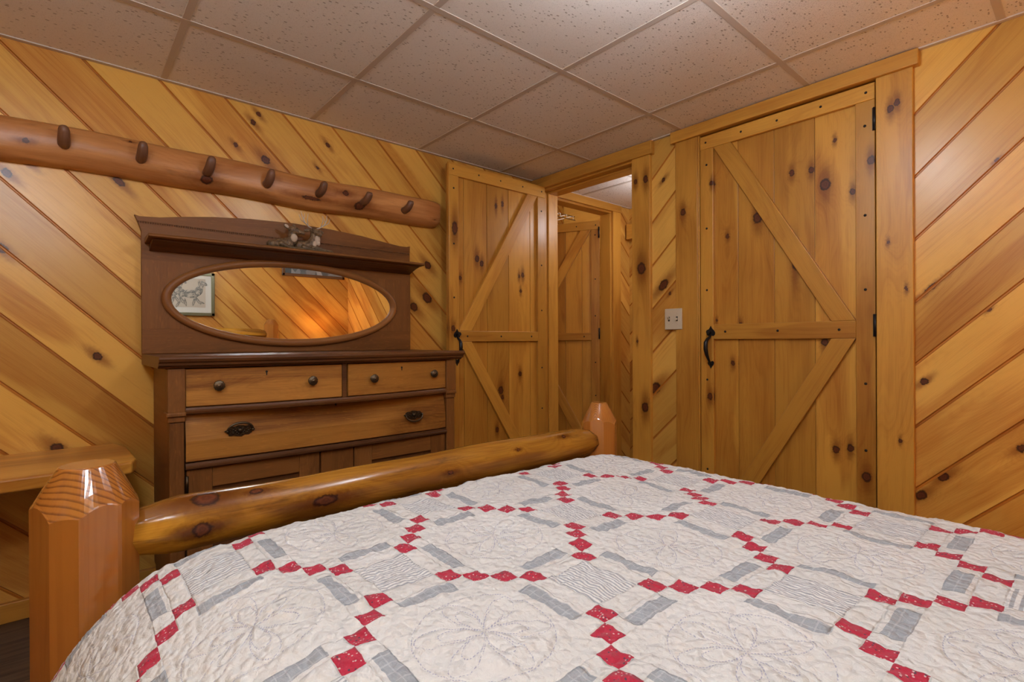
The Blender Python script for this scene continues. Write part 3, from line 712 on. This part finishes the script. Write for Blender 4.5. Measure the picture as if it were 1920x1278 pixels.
for by, bz, ty, tz in ((.002, .724, .002, .779), (.231, .721, .236, .779), (.46, .716, .475, .776), (.698, .713, .711, .773), (.934, .712, .950, .766), (1.161, .710, 1.191, .757), (1.398, .707, 1.430, .755)):
    m = MB(); X = WX
    Y = lambda f: by + (ty-by)*f*.6
    pts = [(X+.070, Y(0), 1+bz+.004), (X+.095, Y(.1), 1+bz+.004), (X+.115, Y(.3), 1+bz+.010), (X+.130, Y(.5), 1+bz+.022), (X+.139, Y(.75), 1+bz+.040), (X+.143, Y(.95), 1+tz-.006), (X+.1435, Y(1), 1+tz-.001)]
    m.tube(pts, [.0185, .0190, .0190, .0183, .0168, .0135, .0075], n=12, fac=lambda i, q: 1+.05*math.cos(3*q+by*9))
    m.build('peg', 'peg', PR)
# ================================================================= DEER FIGURINE
def deer_mat():
    t = NT('painted_resin_deer'); tc = t.n('ShaderNodeTexCoord'); o = tc.outputs['Object']
    n = t.noise(o, 90, 4, .7); n2 = t.noise(o, 300, 3, .7)
    col = t.mix(t.ss(n, .35, .68), (.070, .040, .018), (.25, .155, .075))
    x, y, z = t.sep(o)
    col = t.mix(t.ss(z, .0, .028, .5, 0), col, (.07, .065, .03))
    t.l(col, t.b.inputs['Base Color']); t.b.inputs['Roughness'].default_value = .5
    t.l(t.bump(n2, .8, .0015), t.b.inputs['Normal']); return t.m
M['deer'] = deer_mat(); M['fur'] = plain('cream_fur', (.50, .40, .30), .6); M['antler'] = plain('antler_bone', (.55, .48, .40), .4)
ZS = 1.422
FG = thing('deer_figurine', 'small resin figurine of a resting doe and an antlered buck, on the dresser shelf', 'figurine', (-2.47, .84, ZS))
def rot(ax, deg): return Matrix.Rotation(math.radians(deg), 3, ax)
def blob(m, a, b, r0, r1, n=6):
    a, b = Vector(a), Vector(b)
    for i in range(n+1):
        f = i/n; r = r0+(r1-r0)*f; m.ell(a.lerp(b, f), (r, r, r), n=10, m=7)
def remesh(o, v=.0016, sm=4):
    r = o.modifiers.new('merge', 'REMESH'); r.mode = 'VOXEL'; r.voxel_size = v; r.use_smooth_shade = True
    s_ = o.modifiers.new('smooth', 'SMOOTH'); s_.iterations = sm; s_.factor = .5
X0 = -2.475
# ground base
m = MB(); 
for (y, dx, ry, h) in ((.76, 0, .055, .008), (.83, .01, .06, .010), (.90, .012, .055, .009), (.945, .018, .028, .007)): m.ell((X0+dx, y, ZS+h*.8), (.026, ry, h*.8))
o = m.build('base', 'deer', FG, loc=(X0, .84, ZS)); remesh(o, .002)
zc = o.modifiers.new('x', 'DECIMATE') if False else None
# doe: lying, body to the left, neck up, head turned right
m = MB()
blob(m, (X0-.002, .745, ZS+.022), (X0, .790, ZS+.026), .021, .024); m.ell((X0, .730, ZS+.018), (.020, .022, .018))
blob(m, (X0, .785, ZS+.030), (X0+.004, .806, ZS+.042), .022, .018)
blob(m, (X0+.006, .805, ZS+.042), (X0+.008, .804, ZS+.072), .017, .014)     # neck
blob(m, (X0+.010, .805, ZS+.083), (X0+.016, .822, ZS+.079), .0165, .013)    # head
blob(m, (X0+.020, .828, ZS+.077), (X0+.026, .841, ZS+.072), .0095, .0075)    # muzzle
blob(m, (X0+.018, .757, ZS+.022), (X0+.022, .790, ZS+.010), .010, .006); blob(m, (X0+.022, .790, ZS+.009), (X0+.024, .818, ZS+.007), .006, .005)
m.ell((X0+.004, .783, ZS+.097), (.004, .0145, .0085), rot('X', -38)); m.ell((X0-.004, .815, ZS+.102), (.004, .007, .010))
o = m.build('doe', 'deer', FG, loc=(X0, .79, ZS)); remesh(o)
# buck
m = MB()
blob(m, (X0-.014, .84, ZS+.026), (X0-.006, .885, ZS+.030), .023, .022)
blob(m, (X0-.002, .885, ZS+.036), (X0+.006, .893, ZS+.056), .022, .018); blob(m, (X0+.006, .893, ZS+.058), (X0+.008, .893, ZS+.076), .0175, .0155)
blob(m, (X0+.010, .893, ZS+.088), (X0+.022, .900, ZS+.083), .0170, .0135); blob(m, (X0+.029, .903, ZS+.079), (X0+.038, .908, ZS+.072), .0105, .0080)
m.ell((X0+.002, .866, ZS+.092), (.005, .0150, .0075), rot('X', 12)); m.ell((X0+.004, .920, ZS+.092), (.005, .0150, .0075), rot('X', -14))
blob(m, (X0+.016, .888, ZS+.020), (X0+.024, .930, ZS+.012), .011, .007); blob(m, (X0+.024, .930, ZS+.011), (X0+.026, .958, ZS+.010), .007, .0055)
blob(m, (X0+.010, .85, ZS+.018), (X0+.024, .88, ZS+.008), .011, .006)
o = m.build('buck', 'deer', FG, loc=(X0, .89, ZS)); remesh(o)
m = MB(); m.ell((X0+.019, .808, ZS+.050), (.010, .014, .017)); o = m.build('chest_patch', 'fur', FG); remesh(o, .0016, 2)
m = MB(); m.ell((X0+.0075, .783, ZS+.097), (.0025, .010, .0055), rot('X', -38)); m.build('ear_patch', 'fur', FG)
m = MB(); m.ell((X0+.020, .902, ZS+.054), (.010, .012, .020)); m.ell((X0+.0195, .890, ZS+.034), (.008, .009, .014)); m.ell((X0+.024, .905, ZS+.038), (.006, .007, .010)); o = m.build('chest_patch', 'fur', FG); remesh(o, .0016, 1)
def antler(sg):
    A = MB(); c = Vector((X0+.006, .893, ZS+.100))
    P_ = lambda y, z, x=0: c+Vector((x, sg*y, z))
    A.tube([P_(.006, 0), P_(.022, .006, .004), P_(.040, .020, .008), P_(.050, .042, .008), P_(.054, .066, .002)], [.0026, .0026, .0023, .0018, .0008], n=7)
    A.tube([P_(.036, .016, .007), P_(.058, .030, .010), P_(.064, .050, .010)], [.002, .0015, .0007], n=6)
    A.tube([P_(.026, .009, .005), P_(.032, .034, .014), P_(.029, .058, .016)], [.002, .0015, .0007], n=6)
    A.tube([P_(.045, .030, .008), P_(.040, .048, .004), P_(.038, .060, 0)], [.0018, .0012, .0006], n=6)
    A.build('antler', 'antler', FG)
antler(-1); antler(1)
FG.scale = (1.14, 1.14, 1.14)
for (y, z, x) in ((.817, .090, .0325), (.890, .094, .030), (.906, .092, .033), (.8465, .073, .033), (.910, .073, .048)):
    m = MB(); m.ell((X0+x-.006, y, ZS+z), (.002, .002, .002), n=8, m=6); m.build('eye' if z > .088 else 'nose', 'dark', FG)

# ================================================================= BED
BED = thing('log_bed', 'varnished peeled-log bed frame with faceted posts, under the patchwork quilt', 'bed', (-.4, .80, 0))
def post(cx, cy, ztop, R, rtop, slope, seed, mat, rots=0, sides=9):
    rn = random.Random(seed); n = 72
    # convex facet distances
    fa = [(2*PI*k/sides+rots+rn.uniform(-.10, .10), R*rn.uniform(.93, 1.0)) for k in range(sides)]
    def rad(q): 
        r = min(d_/max(.12, math.cos(q-a)) for a, d_ in fa)
        return min(r, R*1.055)
    zs = []; m = MB(); P = []
    zl = [0, .3, .5, .6, .65]
    rows = [(z, None) for z in zl]
    ring = [rad(2*PI*j/n) for j in range(n)]
    bev = [ztop-(r-rtop)*slope*(1+.10*math.sin(3*2*PI*j/n+seed)) for j, r in enumerate(ring)]
    P = []
    for z in zl:
        tp = 1-.02*max(0, .6-z)
        P.append([(cx+r*tp*math.cos(2*PI*j/n), cy+r*tp*math.sin(2*PI*j/n), z) for j, r in enumerate(ring)])
    P.append([(cx+r*math.cos(2*PI*j/n), cy+r*math.sin(2*PI*j/n), bev[j]-.002) for j, r in enumerate(ring)])
    P.append([(cx+(r-.002)*math.cos(2*PI*j/n), cy+(r-.002)*math.sin(2*PI*j/n), bev[j]+.001) for j, r in enumerate(ring)])
    for f in (.35, .7, .97):
        P.append([(cx+(r+(rtop-r)*f)*math.cos(2*PI*j/n), cy+(r+(rtop-r)*f)*math.sin(2*PI*j/n), bev[j]+(ztop-bev[j])*f*1.0) for j, r in enumerate(ring)])
    P.append([(cx+(rtop-.002)*math.cos(2*PI*j/n), cy+(rtop-.002)*math.sin(2*PI*j/n), ztop) for j in range(n)])
    m.grid(P, lambda i, j: (0, 0), closed_v=True, sm=False)
    m.face(P[-1], [(0, 0)]*n)
    return m.build('post', mat, BED, loc=(cx, cy, 0))
post(-1.300, .033, .763, .083, .044, 1.9, 3, 'post', rots=.25)
post(-1.300, 1.583, .757, .066, .030, 1.9, 8, 'post2', rots=.5)
post(.46, .033, 1.20, .075, .04, 1.9, 5, 'post2'); post(.46, 1.583, 1.225, .066, .035, 1.6, 6, 'post2')
def rail(p0, p1, r, name, mat='rail', seed=1, taper=True, sc=1.0):
    rn = random.Random(seed); p0, p1 = Vector(p0), Vector(p1); L = (p1-p0).length; n = 40; pts = []; rr = []
    ns = 48; 
    for i in range(ns+1):
        f = i/ns; pts.append(p0.lerp(p1, f)); d = min(f, 1-f)*L
        e = 1.0
        if taper: e = .74+.26*min(1, d/.075)
        rr.append(r*e*(1+.035*math.sin(f*9+seed)+.02*math.sin(f*23)))
    m = MB()
    def fac(i, q):
        d = min(i, ns-i)/ns*L
        # carved facets near the ends, gentle unevenness elsewhere
        qq = (q+.3) % (PI/4); fct = (math.cos(PI/8)/math.cos(qq-PI/8)*1.03) if d < .078 else 1+.018*math.sin(2*q+i*.13)+.012*math.sin(5*q+i*.35)
        return fct
    m.tube(pts, rr, n=n, fac=fac, bid=6, sm=True, start=(-1, 0, -.3) if abs(p1.y-p0.y) > abs(p1.x-p0.x) else (0, 0, -1))
    return m.build(name, mat, BED)
rail((-1.300, .095, .612), (-1.300, 1.535, .612), .057, 'rail', seed=2)
rail((-1.300, .08, .30), (-1.300, 1.54, .30), .045, 'rail', seed=4)
rail((.46, .08, 1.12), (.46, 1.54, 1.075), .048, 'rail', 'rail', seed=5); rail((.46, .08, .5), (.46, 1.54, .5), .045, 'rail', seed=6)
rail((-1.23, .06, .28), (.40, .06, .28), .045, 'side_rail', seed=7); rail((-1.23, 1.555, .28), (.40, 1.555, .28), .04, 'side_rail', seed=8)
b = MB(); b.box(-1.14, .42, .12, 1.48, .22, .56, g='x'); o = b.build('mattress', 'mattress', bevel=.04, seg=4); tag(o, 'pale mattress hidden beneath the patchwork quilt', 'mattress')

# ---------------------------------------------------------------- quilt
UX, UY = .0353, .0310; QX, QY = -.782, .415
def quilt_mat():
    t = NT('patchwork_quilt'); uvn = t.n('ShaderNodeUVMap'); uvn.uv_map = 'uv'; uv = uvn.outputs[0]
    wob = t.noise(uv, 22, 3, .55, out=1)
    d = t.vm('MULTIPLY', t.vm('SUBTRACT', wob, (.5, .5, .5)), (.0042, .0042, 0))
    wob2 = t.noise(uv, 140, 2, .5, out=1)
    d2 = t.vm('MULTIPLY', t.vm('SUBTRACT', wob2, (.5, .5, .5)), (.0012, .0012, 0))
    p = t.vm('ADD', t.vm('ADD', uv, d), d2)
    s_, q_, _ = t.sep(p)
    u = t.math('MULTIPLY', t.math('SUBTRACT', s_, QX), 1/UX); v = t.math('MULTIPLY', t.math('SUBTRACT', q_, QY), 1/UY)
    iu = t.math('ROUND', t.math('DIVIDE', u, 7)); iv = t.math('ROUND', t.math('DIVIDE', v, 7))
    lu = t.math('SUBTRACT', u, t.math('MULTIPLY', iu, 7)); lv = t.math('SUBTRACT', v, t.math('MULTIPLY', iv, 7))
    par = t.math('ABSOLUTE', t.math('MODULO', t.math('ADD', iu, iv), 2))
    A = t.math('LESS_THAN', par, .5)
    au = t.math('ABSOLUTE', lu); av = t.math('ABSOLUTE', lv)
    mx = t.math('MAXIMUM', au, av); mn = t.math('MINIMUM', au, av)
    lt = lambda x, y: t.math('LESS_THAN', x, y); gt = lambda x, y: t.math('GREATER_THAN', x, y)
    mul = lambda *a: a[0] if len(a) == 1 else t.math('MULTIPLY', a[0], mul(*a[1:]))
    # red squares: same ring index on both axes (2 or 3)
    ru = t.math('ROUND', au); rv = t.math('ROUND', av)
    red = mul(A, t.math('COMPARE', ru, rv, .1), gt(mn, 1.5))
    grey = mul(A, gt(mx, 2.72), lt(mn, 1.55)); 
    stripe = mul(A, lt(mx, 1.5))
    # fabrics
    fine = t.noise(uv, 900, 2, .6)
    stain = t.noise(uv, 5, 3, .6)
    white = t.mix(t.ss(stain, .35, .7), (.66, .655, .625), (.71, .71, .69))
    dots = t.vor(uv, 210); dcol = t.sep(dots.outputs['Color'])[0]
    dm = mul(lt(dots.outputs['Distance'], .28), gt(dcol, .55))
    dm2 = mul(lt(dots.outputs['Distance'], .30), lt(dcol, .22))
    redc = t.mix(dm, (.46, .028, .060), (.66, .48, .46)); redc = t.mix(dm2, redc, (.10, .05, .08))
    s0, q0, _ = t.sep(uv)
    wv = t.noise(t.xyz(t.math('MULTIPLY', s0, 700), t.math('MULTIPLY', q0, 90), 0), 1, 2, .5)
    wv2 = t.noise(t.xyz(t.math('MULTIPLY', s0, 90), t.math('MULTIPLY', q0, 700), 3), 1, 2, .5)
    greyc = t.mix(t.math('MULTIPLY', t.math('ADD', wv, wv2), .5), (.27, .295, .32), (.44, .47, .50))
    ck = t.math('ADD', lt(t.math('PINGPONG', t.math('MULTIPLY', s0, 60), .5), .06), lt(t.math('PINGPONG', t.math('MULTIPLY', q0, 75), .5), .06), clamp=True)
    greyc = t.mix(t.math('MULTIPLY', ck, .45), greyc, (.56, .585, .60))
    isum = t.math('ADD', iu, iv)
    coarse = mul(gt(isum, 5.5), gt(iu, 2.5)); yrun = t.math('MAXIMUM', coarse, lt(isum, .5))
    phx = t.math('ADD', t.math('MULTIPLY', t.math('SUBTRACT', s0, QX), 9.1/UX), t.math('MULTIPLY', u, 1.3))
    phy = t.math('ADD', t.math('MULTIPLY', t.math('SUBTRACT', q0, QY), 8.6/UY), t.math('MULTIPLY', v, 1.3))
    phs = t.math('ADD', t.math('MULTIPLY', phx, yrun), t.math('MULTIPLY', phy, t.math('SUBTRACT', 1, yrun)))
    phs = t.math('MULTIPLY', phs, t.math('SUBTRACT', 1, t.math('MULTIPLY', coarse, .35)))
    sn = t.math('PINGPONG', phs, 1.0)
    stc = t.mix(t.ss(sn, .45, .65), (.74, .74, .72), (.38, .40, .43))
    col = t.mix(stripe, white, stc); col = t.mix(grey, col, greyc); col = t.mix(red, col, redc)
    edg = t.math('SUBTRACT', 1, 0)
    # hand stitching: looping petals in the plain blocks
    B_ = t.math('SUBTRACT', 1, A)
    xx = t.math('MULTIPLY', lu, UX); yy = t.math('MULTIPLY', lv, UY)
    def circ(cx, cy, r, wdt=.0009):
        dd = t.vm('LENGTH', t.vm('SUBTRACT', t.xyz(xx, yy, 0), (cx, cy, 0)), out=1)
        return t.math('ABSOLUTE', t.math('SUBTRACT', dd, r))
    rr_ = t.math('SQRT', t.math('ADD', t.math('MULTIPLY', xx, xx), t.math('MULTIPLY', yy, yy)))
    th3 = t.math('MULTIPLY', t.math('ARCTAN2', yy, xx), 3)
    c3 = t.math('ABSOLUTE', t.math('COSINE', th3)); s3 = t.math('SINE', th3)
    ds = circ(0, 0, .094)
    for R_ in (.091, .060):
        gq = t.math('DIVIDE', t.math('MULTIPLY', s3, 3*R_), t.math('MAXIMUM', rr_, .004))
        dd = t.math('DIVIDE', t.math('ABSOLUTE', t.math('SUBTRACT', rr_, t.math('MULTIPLY', c3, R_))), t.math('SQRT', t.math('ADD', t.math('MULTIPLY', gq, gq), 1)))
        ds = t.math('MINIMUM', ds, dd)
    ln = t.ss(ds, .0005, .0011, 1, 0)
    dash = gt(t.noise(uv, 330, 0, .5), .50)
    an = t.math('FRACT', t.math('MULTIPLY', t.math('ADD', t.math('ADD', s0, q0), 0), 190))
    an2 = t.math('FRACT', t.math('MULTIPLY', t.math('SUBTRACT', s0, q0), 125))
    dash = t.math('MAXIMUM', mul(gt(an, .45), gt(an2, .2)), mul(gt(an2, .5), gt(an, .3)))
    thread = mul(ln, dash, B_)
    gr2 = t.math('MINIMUM', t.math('PINGPONG', t.math('MULTIPLY', t.math('ADD', s0, q0), 22), .5), t.math('PINGPONG', t.math('MULTIPLY', t.math('SUBTRACT', s0, q0), 22), .5))
    col = t.mix(t.math('MULTIPLY', thread, .5), col, (.10, .13, .33))
    seam = t.ss(t.math('ABSOLUTE', t.math('SUBTRACT', mx, 1.5)), .03, .10, 1, 0)
    t.l(col, t.b.inputs['Base Color']); t.b.inputs['Roughness'].default_value = .85
    t.b.inputs['Specular IOR Level'].default_value = .2
    t.b.inputs['Sheen Weight'].default_value = .1
    puck = t.vor(p, 78, 'SMOOTH_F1'); puck.inputs['Smoothness'].default_value = .5
    wr = t.noise(uv, 95, 4, .6, dist=.6)
    st_b = t.ss(ds, 0, .005)
    # seams between patches
    fu = t.math('ABSOLUTE', t.math('SUBTRACT', t.math('FRACT', u), .5)); fv = t.math('ABSOLUTE', t.math('SUBTRACT', t.math('FRACT', v), .5))
    h = t.math('ADD', t.math('MULTIPLY', puck.outputs['Distance'], -.9), t.math('MULTIPLY', wr, .5))
    h = t.math('ADD', h, t.math('MULTIPLY', mul(st_b, B_), .16))
    fu = t.math('MAXIMUM', fu, lt(au, 1.4)); fv = t.math('MAXIMUM', fv, lt(av, 1.4))
    h = t.math('ADD', h, t.math('MULTIPLY', t.ss(t.math('MINIMUM', fu, fv), 0, .07), mul(A, .22)))
    h = t.math('ADD', h, t.math('MULTIPLY', fine, .06))
    t.l(t.bump(h, 1.0, .0085), t.b.inputs['Normal'])
    return t.m
M['quilt'] = quilt_mat()
from mathutils import noise as mn
IX0, IX1, IY0, IY1 = -1.105, 1.0, .285, 1.40      # flat area
RX0, RY0, RY1 = .105, .325, .125
ZQ = .607
def qpos(s, t):
    cx = max(s, IX0); cy = min(max(t, IY0), IY1)
    ry = RY0 if t < cy else RY1
    ax = (cx-s)/RX0; ay = abs(t-cy)/ry
    fx, fy = min(ax, PI/2), min(ay, PI/2)
    x = cx-RX0*math.sin(fx); y = cy+(-1 if t < cy else 1)*ry*math.sin(fy)
    zx = RX0*.9*(1-math.cos(fx))+max(0, ax-PI/2)*RX0; zy = ry*.92*(1-math.cos(fy))+max(0, ay-PI/2)*ry
    z = ZQ-math.hypot(zx, zy)
    if ay > 1.1 and t < cy: y -= .10*(ay-1.1)*ry
    L = math.hypot(ax, ay)
    dx = s-cx
    a = max(0, 1-L*.35)
    top = .0035*mn.noise(Vector((s*6, t*6, 0)))+.0022*mn.noise(Vector((s*22, t*22, 3)))+.0017*mn.noise(Vector((s*60, t*60, 5)))+.0009*mn.noise(Vector((s*125, t*125, 8)))
    z += top*2.0*(1 if L < 1.2 else .4)
    if L >= 1: y += top*1.5*(-1 if t < cy else 1); x -= top*1.5*1 if s < cx else 0
    # gentle crown of the mattress
    z += .010*math.sin(PI*min(1, max(0, (t-.02)/1.5)))
    return (x, y, z)
m = MB(); step = .0055
S = [-1.34+step*i for i in range(int((.36+1.34)/step)+1)]; T = [-.34+step*i for i in range(int((1.78+.34)/step)+1)]
rows = []; keep = []
for s in S: rows.append([qpos(s, t) for t in T])
nv = len(m.v)
for r in rows: m.v += r
J = len(T)
for i in range(len(S)-1):
    for j in range(J-1):
        # stop the cloth where it tucks behind the foot rail
        zc = rows[i][j][2]
        if zc < .20: continue
        if S[i] < IX0-.20 : continue
        m.f.append((i*J+j, (i+1)*J+j, (i+1)*J+j+1, i*J+j+1)); m.uv.append([(S[i], T[j]), (S[i+1], T[j]), (S[i+1], T[j+1]), (S[i], T[j+1])]); m.bid.append(0); m.mi.append(0); m.sm.append(True)
Q = m.build('quilt', 'quilt', recalc=False)
bm = bmesh.new(); bm.from_mesh(Q.data); bmesh.ops.delete(bm, geom=[v for v in bm.verts if not v.link_faces], context='VERTS'); bm.to_mesh(Q.data); bm.free()
sd = Q.modifiers.new('thickness', 'SOLIDIFY'); sd.thickness = .008; sd.offset = -1
tag(Q, 'white patchwork quilt with red squares and grey bars, spread over the bed', 'quilt')

# ================================================================= DESK at the left
DK = thing('desk', 'thick pine slab desk against the left wall, beside the dresser', 'desk', (-2.33, -.45, 0))
m = MB(); m.prism([(-2.580, -1.10), (-2.112, -1.10), (-2.112, -.2), (-2.118, .06), (-2.150, .172), (-2.20, .188), (-2.46, .180), (-2.580, .150)], 'z', .557, .600, (0, 1), 3); m.build('desk_top', 'desk', DK, bevel=.008, seg=3)
m = MB(); m.box(-2.52, -2.20, .045, .085, 0, .557, g='z'); m.build('leg_panel', 'doorx', DK, bevel=.003)
m = MB(); m.box(-2.52, -2.20, -1.04, -1.0, 0, .557, g='z'); m.build('leg_panel', 'doorx', DK, bevel=.003)

# ================================================================= SWITCH PLATE
SW = thing('light_switch', 'ivory double light switch plate between the two doors', 'light switch', (-1.490, WY-.003, 1.110))
m = MB(); m.box(-1.5415, -1.440, WY-.028, WY+.001, 1.055, 1.166); m.build('switch_plate', 'plate', SW, bevel=.004, seg=3)
for x, s_ in ((-1.515, 1), (-1.468, -1)):
    m = MB(); m.box(x-.005, x+.005, WY-.0285, WY-.0275, 1.099, 1.123); m.build('toggle_slot', 'dark', SW)
    m = MB(); m.prism([(WY-.028, 1.106), (WY-.042, 1.111+.008*s_), (WY-.042, 1.116+.008*s_), (WY-.028, 1.117)], 'x', x-.0038, x+.0038, (1, 0)); m.build('toggle', 'plate', SW, bevel=.001)
    for z in (1.083, 1.139):
        m = MB(); m.lathe([(.0001, .001), (.0024, .0006), (.0026, 0)], (x, WY-.028, z), (0, -1, 0), n=10); m.build('screw', 'plate', SW)

# ================================================================= behind the camera: seen in the mirror
def horse_mat():
    t = NT('horse_drawing'); uvn = t.n('ShaderNodeUVMap'); uvn.uv_map = 'uv'; uv = uvn.outputs[0]
    n1 = t.noise(uv, 26, 5, .7, dist=1.5); n2 = t.noise(uv, 9, 3, .6)
    col = t.mix(t.ss(n1, .42, .60), (.10, .105, .09), (.52, .47, .36)); col = t.mix(t.ss(n2, .5, .7), col, (.55, .50, .40))
    t.l(col, t.b.inputs['Base Color']); t.b.inputs['Roughness'].default_value = .4; return t.m
M['sketch'] = horse_mat(); M['mat'] = plain('picture_mat', (.62, .62, .54), .7); M['frame_g'] = plain('green_gold_frame', (.20, .19, .10), .35, .4); M['paper'] = plain('drawing_paper', (.50, .45, .35), .7)
M['graph'] = plain('graphite', (.10, .105, .095), .7); M['frame_b'] = plain('brown_frame', (.16, .09, .045), .4)
PF = thing('horse_picture', 'framed pencil drawing of running horses in a wide pale mat, on the headboard wall', 'picture', (HX-.01, .80, 1.45))
y0, y1, z0, z1 = .42, 1.104, 1.250, 1.665
m = MB()
for bx in ((y0, y1, z0, z0+.03), (y0, y1, z1-.03, z1), (y0, y0+.03, z0, z1), (y1-.03, y1, z0, z1)): m.box(HX-.025, HX, *bx)
m.build('picture_frame', 'frame_g', PF, bevel=.004)
m = MB(); m.box(HX-.016, HX-.006, y0+.02, y1-.02, z0+.02, z1-.02); m.build('picture_mat', 'mat', PF)
m = MB(); m.box(HX-.018, HX-.014, .50, 1.026, 1.330, 1.603); m.build('drawing_sheet', 'paper', PF)
# two galloping horses drawn as low-relief pencil shapes
hs = MB()
def horse(cy, cz, s):
    E = lambda y, z, ry, rz, a=0: hs.ell((HX-.0185, cy+y*s, cz+z*s), (.0008, ry*s, rz*s), rot('X', a), n=16, m=8)
    E(0, 0, .075, .040); E(.065, .028, .035, .048, -25); E(.085, .075, .040, .022, 60); E(.112, .108, .034, .015, -35)
    E(.075, .10, .012, .035, 10); E(-.07, .005, .034, .040); E(-.10, .01, .045, .010, 20)
    E(.06, -.06, .012, .05, 35); E(.085, -.075, .035, .009, -20); E(.03, -.07, .011, .045, -15); E(-.07, -.06, .013, .045, 30); E(-.10, -.10, .010, .035, -30); E(-.04, -.08, .010, .04, 10)
horse(.90, 1.455, 1.0); horse(.73, 1.465, 1.0); horse(.585, 1.45, .9)
hs.build('horse_drawing', 'sketch', PF)
PF2 = thing('landscape_picture', 'wide brown-framed blue and grey picture, above the log headboard', 'picture', (HX-.01, 2.07, 1.9))
y0, y1, z0, z1 = 1.732, 2.407, 1.700, 2.00
m = MB()
for bx in ((y0, y1, z0, z0+.028), (y0, y1, z1-.028, z1), (y0, y0+.028, z0, z1), (y1-.028, y1, z0, z1)): m.box(HX-.022, HX, *bx)
m.build('picture_frame', 'frame_b', PF2, bevel=.004)
def city():
    t = NT('blue_grey_print'); uvn = t.n('ShaderNodeUVMap'); uvn.uv_map = 'uv'; x, y, _ = t.sep(uvn.outputs[0])
    v = t.vor(t.xyz(t.math('MULTIPLY', x, 14), t.math('MULTIPLY', y, 5), 0), 1)
    t.l(t.mix(t.sep(v.outputs['Color'])[0], (.08, .12, .14), (.50, .56, .60)), t.b.inputs['Base Color']); return t.m
M['print'] = city()
m = MB(); m.box(HX-.012, HX-.004, y0+.02, y1-.02, z0+.02, z1-.02, g='y'); m.build('print_sheet', 'print', PF2)

NS = thing('nightstand', 'small pine nightstand under the lamp, between the bed and the door wall', 'nightstand', (.33, 2.05, 0))
m = MB(); m.box(.10, .57, 1.82, 2.28, .56, .60, g='y'); m.build('table_top', 'doorx', NS, bevel=.004)
for x in (.12, .51):
    for y in (1.84, 2.22):
        m = MB(); m.box(x, x+.04, y, y+.04, 0, .56); m.build('leg', 'doorx', NS, bevel=.003)
LP = thing('table_lamp', 'lit table lamp with cream drum shade, on the nightstand', 'lamp', (.36, 2.08, .60))
m = MB(); m.lathe([(.0001, 0), (.07, 0), (.07, .012), (.03, .03), (.022, .05), (.04, .10), (.045, .14), (.02, .20), (.010, .24), (.010, .27)], (.36, 2.08, .60), (0, 0, 1), n=28); m.build('lamp_base', 'brass_hi', LP)
M['shade'] = plain('cream_shade', (.75, .62, .42), .8, emit=(1.0, .52, .18), es=1.6)
m = MB(); m.lathe([(.125, .22), (.100, .42), (.098, .42), (.123, .22)], (.36, 2.08, .60), (0, 0, 1), n=36); m.build('lamp_shade', 'shade', LP)
M['bulb'] = plain('warm_bulb', (1, .9, .7), .3, emit=(1.0, .50, .16), es=100.)
m = MB(); m.ell((.36, 2.08, .92), (.028, .028, .035)); m.build('bulb', 'bulb', LP)

# ================================================================= ceiling lights and added fill globes (above and behind the view)
M['dome'] = plain('lit_diffuser', (.9, .9, .88), .4, emit=CEIL_COL, es=CEIL_LIGHT)
M['dome_fill'] = plain('fill_diffuser_small', (.9, .9, .88), .4, emit=CEIL_COL, es=CEIL_LIGHT*1.1)
M['dome_h'] = plain('lit_hall_diffuser', (.9, .9, .88), .4, emit=(.86, .9, 1.0), es=18.)
def globe(x, y, z, label, r=.10, mat='dome', name='ceiling_light'):
    D_ = thing(name, label, 'ceiling light', (x, y, CZ))
    m = MB(); m.lathe([(.0001, 0), (.065, 0), (.065, -.012), (.02, -.022)], (x, y, CZ), (0, 0, 1), n=32); m.build('canopy', 'brass_hi', D_)
    m = MB(); m.tube([(x, y, CZ-.01), (x, y, z+r-.004)], .006, n=10); m.build('stem', 'brass_hi', D_)
    m = MB(); m.lathe([(.012, r+.012), (.035, r+.008), (.04, r-.012)], (x, y, z), (0, 0, 1), n=24); m.build('globe_holder', 'brass_hi', D_)
    m = MB(); m.ell((x, y, z), (r, r, r*.95), n=40, m=24); m.build('glass_globe', mat, D_)
globe(-.62, 1.12, 1.965, 'glowing glass globe pendant over the middle of the bed', r=.085)
globe(.08, -.18, 1.93, 'added glowing globe in place of bounced flash, behind the camera, near the headboard wall', r=.115)  # added globe, stands in for flash bounced off the ceiling
globe(-1.10, -.35, 1.95, 'added glowing fill globe over the desk side of the room', r=.07, mat='dome_fill')  # added out of view as fill to brighten the left wall
globe(-1.85, 3.05, 1.94, 'glass globe pendant in the hallway beyond the open door', r=.08, mat='dome_h')
lb = thing('ceiling_light', 'bare bulb lamp holder on the laundry ceiling', 'ceiling light', (-3.6, 3.4, 2.7))
m = MB(); m.lathe([(.06, 0), (.05, -.03), (.02, -.04)], (-3.6, 3.4, 2.7), (0, 0, 1), n=20); m.build('lamp_holder', 'plate', lb)
M['bulb2'] = plain('laundry_bulb', (1, .95, .9), .3, emit=(1, .9, .78), es=260.)
m = MB(); m.ell((-3.6, 3.4, 2.63), (.03, .03, .035)); m.build('bulb', 'bulb2', lb)
